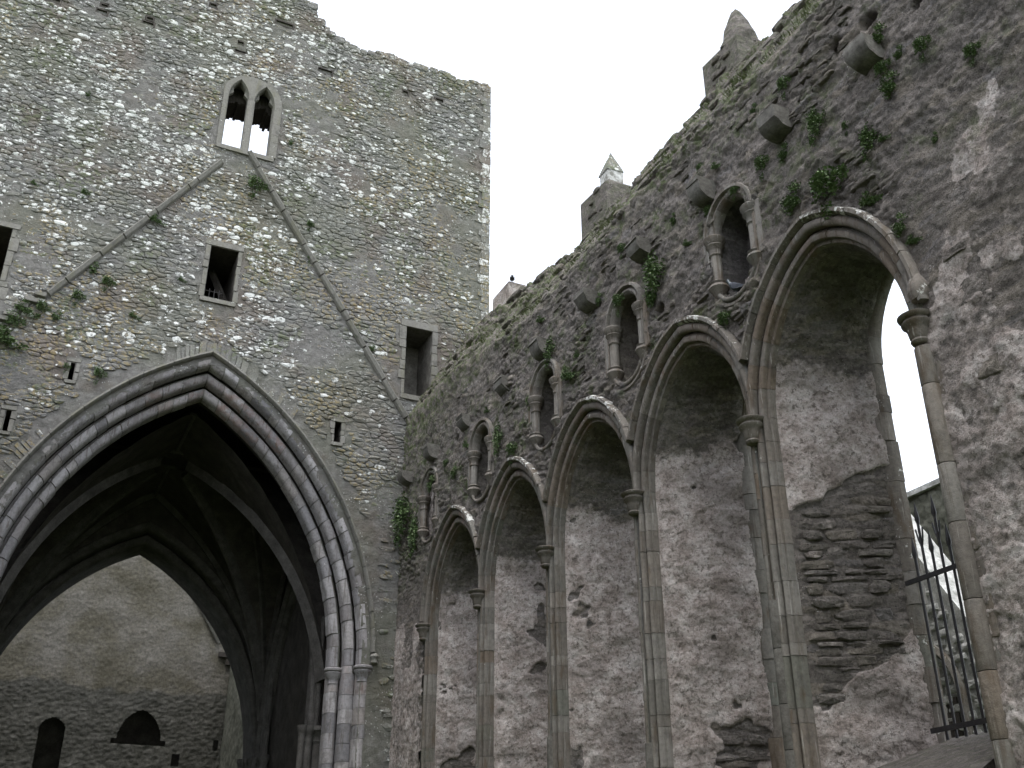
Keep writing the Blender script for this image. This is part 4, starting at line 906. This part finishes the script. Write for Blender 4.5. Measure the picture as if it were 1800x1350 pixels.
# buttress pinnacles behind the wall top
def pinnacle(y, dy, white):
    pi = empty('buttress_pinnacle', choir); x = 1.75; z = 16.17
    v = [(x-.35, y-.35, 13), (x+.6, y-.35, 13), (x+.6, y+dy, 13), (x-.35, y+dy, 13), (x-.35, y-.33, z-.12), (x+.5, y-.33, z-.05), (x+.5, y+dy-.05, z-.05), (x-.35, y+dy, z-.02)]
    mobj('buttress', v, box_vf(0, 1, 0, 1, 0, 1)[1], M_CHO, pi, (.1, .5, .4))
    v = [(x-.33, y-.32, z-.115), (x+.45, y-.32, z-.05), (x+.45, y+dy-.06, z-.05), (x-.33, y+dy-.03, z-.015), (x-.2, y-.2, z+.06), (x+.2, y-.2, z+.06), (x+.2, y+.24, z+.06), (x-.2, y+.24, z+.06)]
    mobj('weathering', v, box_vf(0, 1, 0, 1, 0, 1)[1], M_CHO, pi, (.1, .5, .3))
    for k in range(46):
        side = k % 2; w = U(.12, .34); h = U(.06, .15); zz_ = U(14.0, z-.16)
        if side: v, f = stone_vf(rag_quad(a_ := y-.3+U(0, dy), a_+w*.9, zz_, zz_+h, .02), lambda p, q, hh: (x-.35-hh, p, q), U(.0, .05))
        else: v, f = stone_vf(rag_quad(a_ := x-.33+U(0, .5), a_+w, zz_, zz_+h, .02), lambda p, q, hh: (p, y+dy+hh-.01, q), U(.0, .05))
        mobj('stone', v, f, M_CHO, pi, (0, random.random(), .3))
    if not white:
        n = 11; v = []; f = []
        for i, (r, dz) in enumerate([(.36, -.1), (.33, .15), (.26, .34), (.22, .52), (.15, .70), (.09, .84), (.03, .92)]):
            v += [(x+r*U(.85, 1.15)*math.cos(2*math.pi*k/n), y+r*U(.85, 1.15)*math.sin(2*math.pi*k/n), z+dz+U(-.03, .03)) for k in range(n)]
        for i in range(6): f += [(i*n+k, i*n+(k+1) % n, (i+1)*n+(k+1) % n, (i+1)*n+k) for k in range(n)]
        f.append(tuple(range(6*n, 7*n))); mobj('eroded_spire', v, f, M_CHO, pi, (.1, .6, .3)); return
    v, f = rough_block(lambda h, zq, d: (x+d, y+h, zq), -.19, .19, z+.0, z+.40, -.19, .19, .012, .03); mobj('turret', v, f, M_WHITE if white else M_CHO, pi, (.3, .5, .3))
    c = [(x-.205+U(-.01, .01), y-.205), (x+.205, y-.205), (x+.205, y+.205), (x-.205, y+.205)]
    v = [(a, b, z+.36+U(-.01, .01)) for a, b in c]+[(a, b, z+.40) for a, b in c]+[(x+.01, y-.01, z+1.0)]
    mobj('spire_cap', v, [(3, 2, 1, 0)]+[(i, (i+1) % 4, (i+1) % 4+4, i+4) for i in range(4)]+[(4+i, 4+(i+1) % 4, 8) for i in range(4)], M_RUB if white else M_CHO, pi, (.3, .15, .25))
pinnacle(-8.0, .8, True); pinnacle(-12.72, .72, False)
v, f = box_vf(1.5, 2.15, -3.2, -2.2, 14.2, 16.45); mobj('merlon', v, f, M_CHO, choir, (.6, .6, .2))

# opposite choir wall, outside the picture, closes the roofless room
mb = MB(); mb.add(*box_vf(-12.2, -10.7, -32, -.02, 0, 13.3)); o = mb.obj('opposite_wall', M_CHO); tag(o, 'plain ruined wall on the far side of the choir', 'wall', None, 'structure')

# ================================================================== BUILDING BEYOND THE OPEN LANCET
ch = empty('chapel', loc=(6.0, -9.6, 0)); tag(ch, 'pale lichened chapel gable with a pointed window seen through the grille', 'chapel')
gp = [(-3.6, 0), (3.6, 0), (3.6, 5.3), (-.0, 9.4), (-3.6, 3.6)]
n = 5; v = [(0, a, b) for a, b in gp]+[(.8, a, b) for a, b in gp]
mobj('gable_wall', v, [tuple(range(n)), tuple(range(2*n-1, n-1, -1))]+[(i, i+n, (i+1) % n+n, (i+1) % n) for i in range(n)], M_CHAP, ch)
for r in range(40):
    for k in range(16):
        a = -3.3+k*.42+U(-.08, .08)+(r % 2)*.2; b = 3.2+r*.155
        w = U(.2, .38)
        if b+.14 < 9.4-abs(a)*1.6-.2 and abs(a) < 3.2:
            v, f = stone_vf(rag_quad(a, a+w, b, b+.14, .02), lambda p, q, hh: (-hh, p, q), U(.02, .05)); mobj('stone', v, f, M_CHAP, ch, (random.random(), .4, 0))
wA = Arch(lambda h, z, d: (d, -1.0+h, z), .48, 5.0, .8)
for side in (-1, 1):
    mobj('window_arch', *wA.block([(.22, .05), (.22, -.1), (.14, -.14), (.08, -.06), (0, .05)], side, 0, 1, 10), M_SAND, ch, (.5, .1, 0), 40); mobj('window_jamb', *wA.jamb([(.22, .05), (.22, -.1), (.14, -.14), (.08, -.06), (0, .05)], side, 2, 5), M_SAND, ch, (.5, .1, 0), 40)
mb = MB(); mb.add(*box_vf(-.03, .02, -1.48, -.52, 2, 5.0)); mb.obj('window_void', M_DARK, ch)
bk = empty('transept_wall', loc=(11, -6, 0)); tag(bk, 'grey battlemented wall behind the chapel, framed by the open lancet', 'wall')
ys2 = np.arange(-6, 8, .07); zs2 = np.arange(3, 11.0, .07); Y, Z = np.meshgrid(ys2, zs2, indexing='ij'); P = np.stack([np.zeros_like(Y), Y, Z], -1); N = np.zeros_like(P); N[..., 0] = -1
f1, f2, idv = worley(Y/.36, Z/.15, 19); hsurf('rubble_face', P, N, .03*fbm(Y*2, Z*2, 3, 3)+.05*sst(.03, .3, f2-f1), np.full(P.shape, .5), M_NAVE2, bk)
mb = MB(); mb.add(*box_vf(.08, 1, -6, 8, 0, 10.98)); mb.add(*box_vf(-.12, 1.05, -6, 8, 10.99, 11.12)); mb.obj('wall_head', M_CHAP, bk)

# ================================================================== IRON GRILLE in the open lancet
gr = empty('window_grille', loc=(1.22, -15.5, 3.45)); tag(gr, 'black iron grille with spear tops in the open lancet', 'grille')
for k in range(5):
    y = .30-k*.135; zt = 2.50 if k % 2 else 2.1
    mobj('bar', *tube([(0, y, 0), (0, y, zt)], circ(.017, 8)), M_IRON, gr, None, 40)
    v, f = lathe([(.012, 0), (.032, .07), (.02, .17), (.002, .30)], (0, y, zt-.03), 8); mobj('spear_point', v, f, M_IRON, gr, None, 40)
    if k % 2:
        for s in (-1, 1): mobj('barb', *tube([(0, y, zt-.32), (0, y+s*.035, zt-.2), (0, y+s*.055, zt-.07)], circ(.011, 6)), M_IRON, gr, None, 40)
mobj('rail', *tube([(-.02, .50, 1.83), (-.02, -.50, 1.83)], [(-.012, -.028), (.012, -.028), (.012, .028), (-.012, .028)]), M_IRON, gr)
mobj('rail', *tube([(-.02, .50, .12), (-.02, -.50, .12)], [(-.012, -.028), (.012, -.028), (.012, .028), (-.012, .028)]), M_IRON, gr)

# ================================================================== BIRDS
def bird(name, label, cat, loc, rz, s, body, head, upright=.5):
    t = empty(name, loc=loc); t.rotation_euler = (0, 0, rz); t.scale = (s, s, s); tag(t, label, cat)
    # body loft along a bent spine, tail (-x) to head (+x)
    sp = [(-.20, .075, .008, .006), (-.15, .085, .028, .018), (-.09, .10, .05, .045), (-.03, .125, .062, .062), (.03, .155, .058, .06), (.075, .195, .040, .042), (.095, .235, .029, .03), (.105, .262, .031, .031), (.118, .285, .027, .026), (.132, .292, .012, .012)]
    v = []; f = []; n = 14
    for i, (x, z, ry, rz_) in enumerate(sp):
        for k in range(n):
            a = 2*math.pi*k/n; dx = -.35*rz_*math.sin(a) if i > 3 else 0; v.append((x+dx, ry*math.cos(a), z*upright/.5*.9+rz_*math.sin(a)))
    for i in range(len(sp)-1):
        for k in range(n): f.append((i*n+k, i*n+(k+1) % n, (i+1)*n+(k+1) % n, (i+1)*n+k))
    f += [tuple(range(n-1, -1, -1)), tuple(range((len(sp)-1)*n, len(sp)*n))]
    o = mobj('body', v, f, body, t, None, 180)
    if head is not body:
        o.data.materials.append(head)
        for p in o.data.polygons:
            if p.center[0] > .06: p.material_index = 1
    hz = .292*upright/.5*.9
    bk_ = mobj('beak', *lathe([(.010, 0), (.007, .015), (.001, .035)], (0, 0, 0), 6), M_BEAK, t)
    bk_.rotation_euler = (0, R_(105), 0); bk_.location = (.13, 0, hz-.005)
    v = [(-.17, -.022, .06), (-.17, .022, .06), (-.31, .034, .032), (-.31, -.034, .032)]; v += [(a, b, c+.012) for a, b, c in v]
    mobj('tail', v, [(0, 1, 2, 3), (7, 6, 5, 4), (0, 4, 5, 1), (1, 5, 6, 2), (2, 6, 7, 3), (3, 7, 4, 0)], body, t)
    for sd_ in (-1, 1):
        w = [(.055, .15), (.02, .175), (-.06, .135), (-.16, .09), (-.24, .06), (-.15, .065), (-.05, .075), (.03, .10)]
        n2 = len(w); v = [(x, sd_*(.058+.006*(-.1 < x < .03)), z*upright/.5*.9) for x, z in w]+[(x, sd_*.040, z*upright/.5*.9) for x, z in w]
        mobj('wing', v, [tuple(range(n2)), tuple(range(2*n2-1, n2-1, -1))]+[(i, i+n2, (i+1) % n2+n2, (i+1) % n2) for i in range(n2)], body, t)
        mobj('leg', *tube([(0, sd_*.022, .09), (.005, sd_*.022, .03), (.0, sd_*.022, .0), (.035, sd_*.025, -.002)], circ(.006, 5), (0, 1, 0)), M_BEAK, t)
    return t
bird('pigeon', 'blue grey pigeon sitting in the niche nearest the open lancet', 'pigeon', (-.01, -13.98, 9.60), R_(112), 1.05, M_SLATE, M_HEAD, .55)
bird('crow', 'black crow perched on the top right corner of the tower', 'crow', (2.06, .2, 25.92), R_(10), 1.15, M_CROW, M_CROW, .5)
bird('jackdaw', 'small dark bird perched on the pale block at the wall top near the tower', 'bird', (1.62, -3.15, 16.45), R_(65), 1.0, M_CROW, M_CROW, .5)

# ================================================================== PLANTS
def leaf_mesh(i, nl, hang):
    v = []; f = []; c = []; r = random.Random(i)
    stems = [(r.gauss(0, .38), r.gauss(-.08, .40*hang)) for _ in range(9)]
    v.append(Vector((0, 0, -.1))); c.append((.1, 0, 0))
    for s in stems:                       # fine stems from one root
        q = len(v); v += [Vector((.12, s[0]*.5-.01, s[1]*.5)), Vector((.12, s[0]*.5+.01, s[1]*.5)), Vector((.36, s[0], s[1]-.06))]; f += [(0, q, q+1), (q, q+2, q+1)]; c += [(.1, 0, 0)]*3
    for k in range(nl):
        cl = lambda x, m: max(-m, min(m, x))
        s = stems[k % 9]; a = cl(r.gauss(0, .16), .26); b = cl(r.gauss(0, .16*hang), .26*hang); o = min(.75, abs(r.gauss(.38, .22)))*(1-.4*min(1, math.hypot(s[0], s[1])))
        p = Vector((o, s[0]+a, s[1]+b-o*.25)); L = r.uniform(.10, .22); W = L*.40
        d = Vector((r.uniform(.1, 1), r.gauss(0, .7), r.gauss(-.1, .6))).normalized(); sd_ = d.cross(Vector((r.gauss(0, .4), r.gauss(0, .4), 1))).normalized(); nn = d.cross(sd_)
        q = len(v); v += [p, p+d*L*.5+sd_*W+nn*W*.3, p+d*L, p+d*L*.5-sd_*W+nn*W*.3]; f += [(q, q+1, q+2), (q, q+2, q+3)]; t = r.random(); c += [(t, 0, 0)]*4
    return mesh_data('fern_leaves', [tuple(x) for x in v], f, M_LEAF, np.array(c))
def grass_mesh(i, nb):
    v = []; f = []; c = []; r = random.Random(i+50)
    for k in range(nb):
        y = r.gauss(0, .5); L = r.uniform(.35, .95); w = r.uniform(.012, .025); ox = r.uniform(-.1, .15); bend = r.uniform(.05, .5); lean = r.gauss(0, .25); q = len(v)
        for t in (0, .5, 1): v += [(ox+bend*t*t*L, y+lean*t*L-w*(1-t), L*t*(1-.25*t)), (ox+bend*t*t*L, y+lean*t*L+w*(1-t*.9), L*t*(1-.25*t))]
        f += [(q, q+1, q+3, q+2), (q+2, q+3, q+5, q+4)]; c += [(r.random(), 0, 0)]*6
    return mesh_data('grass_blades', v, f, M_TUFT, np.array(c))
LM = [leaf_mesh(i, 560, hg) for i, hg in enumerate((.8, 1.0, 1.3, 1.7))]; GM = [grass_mesh(i, 90) for i in range(3)]
def plant(wall, a, z, r, label, kind=None, group='small ferns rooted in the masonry'):
    kind = kind or ('fern'); me = random.choice(GM) if kind == 'grass' else (LM[3] if kind == 'tall' else random.choice(LM[:3]))
    o = bpy.data.objects.new('grass_tuft' if kind == 'grass' else 'wall_fern', me); COL.objects.link(o)
    if wall == 'c': o.location = (-hface(a, z)+.01, a, z); o.rotation_euler = (0, 0, math.pi)
    else: o.location = (a, -.02, z); o.rotation_euler = (0, 0, -math.pi/2)
    s = r*1.18; o.scale = (s*1.0, s*U(.85, 1.15), s*U(.85, 1.15)); tag(o, label, 'grass' if kind == 'grass' else 'fern', group); return o
GS = 'small green fern rooted in the broken face of the choir wall'; GG = 'tuft of grass growing on a lancet hood of the choir wall'; GT = 'small green plant sprouting from the rubble face of the tower'
PL = [
    ('c', -17.28, 11.57, 0.15, GS, 'fern', 'small ferns on the choir wall'),
    ('c', -17.50, 11.11, 0.09, GS, 'fern', 'small ferns on the choir wall'),
    ('c', -17.86, 10.96, 0.12, GS, 'fern', 'small ferns on the choir wall'),
    ('c', -18.44, 10.36, 0.10, GS, 'fern', 'small ferns on the choir wall'),
    ('c', -17.22, 11.15, 0.11, GS, 'fern', 'small ferns on the choir wall'),
    ('c', -17.30, 10.76, 0.14, GS, 'fern', 'small ferns on the choir wall'),
    ('c', -16.31, 13.00, 0.10, GS, 'fern', 'small ferns on the choir wall'),
    ('c', -15.57, 12.84, 0.10, GS, 'fern', 'small ferns on the choir wall'),
    ('c', -15.53, 12.31, 0.12, GS, 'fern', 'small ferns on the choir wall'),
    ('c', -14.45, 13.16, 0.11, GS, 'fern', 'small ferns on the choir wall'),
    ('c', -13.93, 13.24, 0.13, GS, 'fern', 'small ferns on the choir wall'),
    ('c', -15.99, 11.18, 0.16, GS, 'tall', 'small ferns on the choir wall'),
    ('c', -16.80, 10.30, 0.16, GS, 'tall', 'small ferns on the choir wall'),
    ('c', -17.04, 10.14, 0.07, GS, 'fern', 'small ferns on the choir wall'),
    ('c', -14.87, 11.37, 0.14, GS, 'fern', 'small ferns on the choir wall'),
    ('c', -15.29, 11.21, 0.11, GS, 'fern', 'small ferns on the choir wall'),
    ('c', -13.44, 12.30, 0.10, GS, 'fern', 'small ferns on the choir wall'),
    ('c', -13.84, 12.01, 0.08, GS, 'fern', 'small ferns on the choir wall'),
    ('c', -16.07, 10.22, 0.27, 'largest spread of green fern above the crown of the nearest lancet', 'fern', None),
    ('c', -15.38, 10.35, 0.18, 'bushy fern at the left shoulder of the nearest lancet hood', 'fern', None),
    ('c', -16.63, 9.53, 0.16, 'round fern sitting right on the hood of the nearest lancet', 'fern', None),
    ('c', -17.05, 8.84, 0.11, GS, 'fern', 'small ferns on the choir wall'),
    ('c', -17.15, 8.59, 0.09, GS, 'fern', 'small ferns on the choir wall'),
    ('c', -13.54, 11.41, 0.11, GS, 'fern', 'small ferns on the choir wall'),
    ('c', -13.62, 11.62, 0.09, GS, 'fern', 'small ferns on the choir wall'),
    ('c', -12.58, 11.85, 0.10, GS, 'fern', 'small ferns on the choir wall'),
    ('c', -12.01, 11.12, 0.28, 'long trailing fern above the second niche from the open lancet', 'tall', None),
    ('c', -11.89, 10.80, 0.16, GS, 'fern', 'small ferns on the choir wall'),
    ('c', -10.85, 11.33, 0.15, GS, 'fern', 'small ferns on the choir wall'),
    ('c', -10.18, 11.65, 0.09, GS, 'fern', 'small ferns on the choir wall'),
    ('c', -11.07, 12.23, 0.10, GS, 'fern', 'small ferns on the choir wall'),
    ('c', -12.93, 11.16, 0.09, GS, 'fern', 'small ferns on the choir wall'),
    ('c', -8.28, 11.54, 0.19, GS, 'tall', 'small ferns on the choir wall'),
    ('c', -8.94, 10.74, 0.16, GS, 'fern', 'small ferns on the choir wall'),
    ('c', -7.94, 12.42, 0.12, GS, 'fern', 'small ferns on the choir wall'),
    ('c', -13.65, 9.46, 0.14, GS, 'fern', 'small ferns on the choir wall'),
    ('c', -13.74, 9.05, 0.12, GG, 'grass', 'grass on the lancet hoods'),
    ('c', -13.13, 9.70, 0.18, GG, 'grass', 'grass on the lancet hoods'),
    ('c', -9.74, 9.84, 0.17, GG, 'grass', 'grass on the lancet hoods'),
    ('c', -11.00, 8.93, 0.14, GG, 'grass', 'grass on the lancet hoods'),
    ('c', -14.02, 9.09, 0.08, GG, 'grass', 'grass on the lancet hoods'),
    ('c', -6.61, 10.19, 0.17, GS, 'fern', 'small ferns on the choir wall'),
    ('c', -5.99, 10.63, 0.19, GS, 'tall', 'small ferns on the choir wall'),
    ('c', -3.64, 10.71, 0.13, GS, 'fern', 'small ferns on the choir wall'),
    ('c', -1.58, 12.08, 0.13, GS, 'fern', 'small ferns on the choir wall'),
    ('c', -2.24, 10.94, 0.14, GS, 'fern', 'small ferns on the choir wall'),
    ('c', -0.42, 10.76, 0.40, 'hanging fern in the corner where choir wall meets tower', 'tall', None),
    ('c', -1.13, 10.09, 0.29, GS, 'tall', 'small ferns on the choir wall'),
    ('c', 0.15, 11.33, 0.20, GS, 'fern', 'small ferns on the choir wall'),
    ('c', -3.04, 11.22, 0.12, GS, 'fern', 'small ferns on the choir wall'),
    ('c', -11.59, 10.48, 0.10, GS, 'fern', 'small ferns on the choir wall'),
    ('c', -6.05, 13.42, 0.13, GS, 'fern', 'small ferns on the choir wall'),
    ('c', -9.28, 10.98, 0.10, GS, 'fern', 'small ferns on the choir wall'),
    ('c', -5.34, 11.54, 0.11, GS, 'fern', 'small ferns on the choir wall'),
    ('c', -4.27, 11.16, 0.10, GS, 'fern', 'small ferns on the choir wall'),
    ('c', -7.40, 10.89, 0.10, GS, 'fern', 'small ferns on the choir wall'),
    ('c', -6.74, 9.83, 0.12, GG, 'grass', 'grass on the lancet hoods'),
    ('c', -3.34, 10.17, 0.12, GG, 'grass', 'grass on the lancet hoods'),
    ('c', -16.47, 10.81, 0.07, GS, 'fern', 'small ferns on the choir wall'),
    ('c', -14.81, 12.36, 0.08, GS, 'fern', 'small ferns on the choir wall'),
    ('c', -17.74, 9.61, 0.06, GS, 'fern', 'small ferns on the choir wall'),
    ('c', -14.22, 11.31, 0.08, GS, 'fern', 'small ferns on the choir wall'),
    ('t', -4.66, 19.82, 0.24, 'dark green fern just under the apex of the roof crease', 'fern', None),
    ('t', -7.01, 17.83, 0.16, GT, 'fern', 'small plants on the tower'),
    ('t', -7.87, 15.78, 0.15, GT, 'fern', 'small plants on the tower'),
    ('t', -8.23, 15.98, 0.14, GT, 'fern', 'small plants on the tower'),
    ('t', -8.46, 15.22, 0.15, GT, 'fern', 'small plants on the tower'),
    ('t', -9.80, 13.72, 0.33, 'large dark fern at the left edge of the tower', 'fern', None),
    ('t', -9.51, 14.55, 0.24, GT, 'fern', 'small plants on the tower'),
    ('t', -9.70, 14.27, 0.20, GT, 'fern', 'small plants on the tower'),
    ('t', -9.17, 14.72, 0.17, GT, 'fern', 'small plants on the tower'),
    ('t', -7.14, 14.95, 0.12, GT, 'fern', 'small plants on the tower'),
    ('t', -6.16, 16.25, 0.09, GT, 'fern', 'small plants on the tower'),
    ('t', -7.66, 13.31, 0.15, GT, 'fern', 'small plants on the tower'),
    ('t', -9.23, 21.15, 0.08, GT, 'fern', 'small plants on the tower'),
    ('t', -9.97, 18.03, 0.09, GT, 'fern', 'small plants on the tower'),
    ('t', -3.07, 18.94, 0.11, GT, 'fern', 'small plants on the tower'),
    ('t', -8.80, 18.15, 0.11, GT, 'fern', 'small plants on the tower'),
    ('t', -2.97, 17.85, 0.09, GT, 'fern', 'small plants on the tower'),
    ('t', -1.05, 15.45, 0.09, GT, 'fern', 'small plants on the tower'),
    ('t', -8.81, 14.50, 0.12, GT, 'fern', 'small plants on the tower'),
    ('t', -1.47, 15.73, 0.11, GT, 'fern', 'small plants on the tower'),
    ('t', -3.83, 21.45, 0.08, GT, 'fern', 'small plants on the tower'),
    ('t', -8.38, 13.30, 0.08, GT, 'fern', 'small plants on the tower'),
]
ORDN = ['first', 'second', 'third', 'fourth', 'fifth', 'sixth', 'seventh', 'eighth', 'ninth', 'tenth']
ANC = {'c': [(y, 11.7, 'the %s corbel from the right' % ORDN[i]) for i, y in enumerate([-17.1, -15.35, -13.55, -11.76, -9.93, -8.09, -6.24, -4.2, -2.3, -.55])]
       + [(y, 10.5, 'the %s niche from the right' % ORDN[4-i]) for i, y in enumerate(PIER[:5])] + [(y, 9.9, 'the crown of the %s lancet from the right' % ORDN[4-i]) for i, y in enumerate(BAY)],
       't': [(-5.06, 22, 'the twin light window'), (-5.2, 16.7, 'the small square window'), (.3, 15.3, 'the upper doorway'), (-7.6, 17.2, 'the left roof crease'), (-2.2, 16.8, 'the right roof crease'), (-8.24, 13.1, 'the upper left slit'),
             (-9.36, 11.7, 'the lowest slit'), (-1.8, 12.9, 'the right slit'), (-10.5, 15.4, 'the window cut by the frame'), (-5.15, 14.4, 'the great arch crown')]}
seen = {}
for (w_, a_, z_, r_, lab, kd, grp) in PL:
    if w_ == 'c' and z_ > float(np.interp(a_, ze_y, ze_z))-.08: continue
    if grp:
        an = min(ANC[w_], key=lambda q: math.hypot(q[0]-a_, q[1]-z_)); dz_ = z_-an[1]; da_ = (a_-an[0])*(1 if w_ == 'c' else -1)
        where = ('above' if dz_ > 0 else 'below') if abs(dz_) > abs(da_) else ('left of' if da_ > 0 else 'right of')
        size = 'tiny' if r_ < .09 else 'small' if r_ < .14 else 'bushy'
        base = '%s %s %s %s' % (size, 'grass tuft' if kd == 'grass' else 'trailing fern' if kd == 'tall' else 'green fern', where, an[2]); k_ = seen.get(base, 0); seen[base] = k_+1
        lab = ('' if k_ == 0 else 'second ' if k_ == 1 else 'third ' if k_ == 2 else 'fourth ')+base
    plant(w_, a_, z_, r_, lab, kd, grp)

# moss and grass along the raking wall top
v = []; f = []; c = []
for i in range(900):
    y = U(-18.5, -.1); s = abs(random.gauss(0, .5)) % 1; 
    if float(pn(np.array(y*1.1), np.array(s*2.), 9)) < -.05: continue
    ze = float(np.interp(y, ze_y, ze_z)); L = float(np.interp(y, [-23, -3, -.8, .1], [2.5, 2.5, 3.3, 3.6])); x0, z0 = s*L*sdx-.06, ze+s*L*sdz
    for k in range(7):
        q = len(v); l = U(.03, .09); a = U(-.08, .08); dx = U(-.09, .02); dy = U(-.06, .06)
        v += [(x0, y+a-.008, z0), (x0, y+a+.008, z0), (x0+dx, y+a+dy, z0+l)]; f.append((q, q+1, q+2)); c += [(random.random()*.6, 0, 0)]*3
o = mobj('wall_top_grass', v, f, M_TUFT, None, np.array(c)); tag(o, 'short grass and moss along the broken top of the choir wall', 'grass', None, 'stuff')
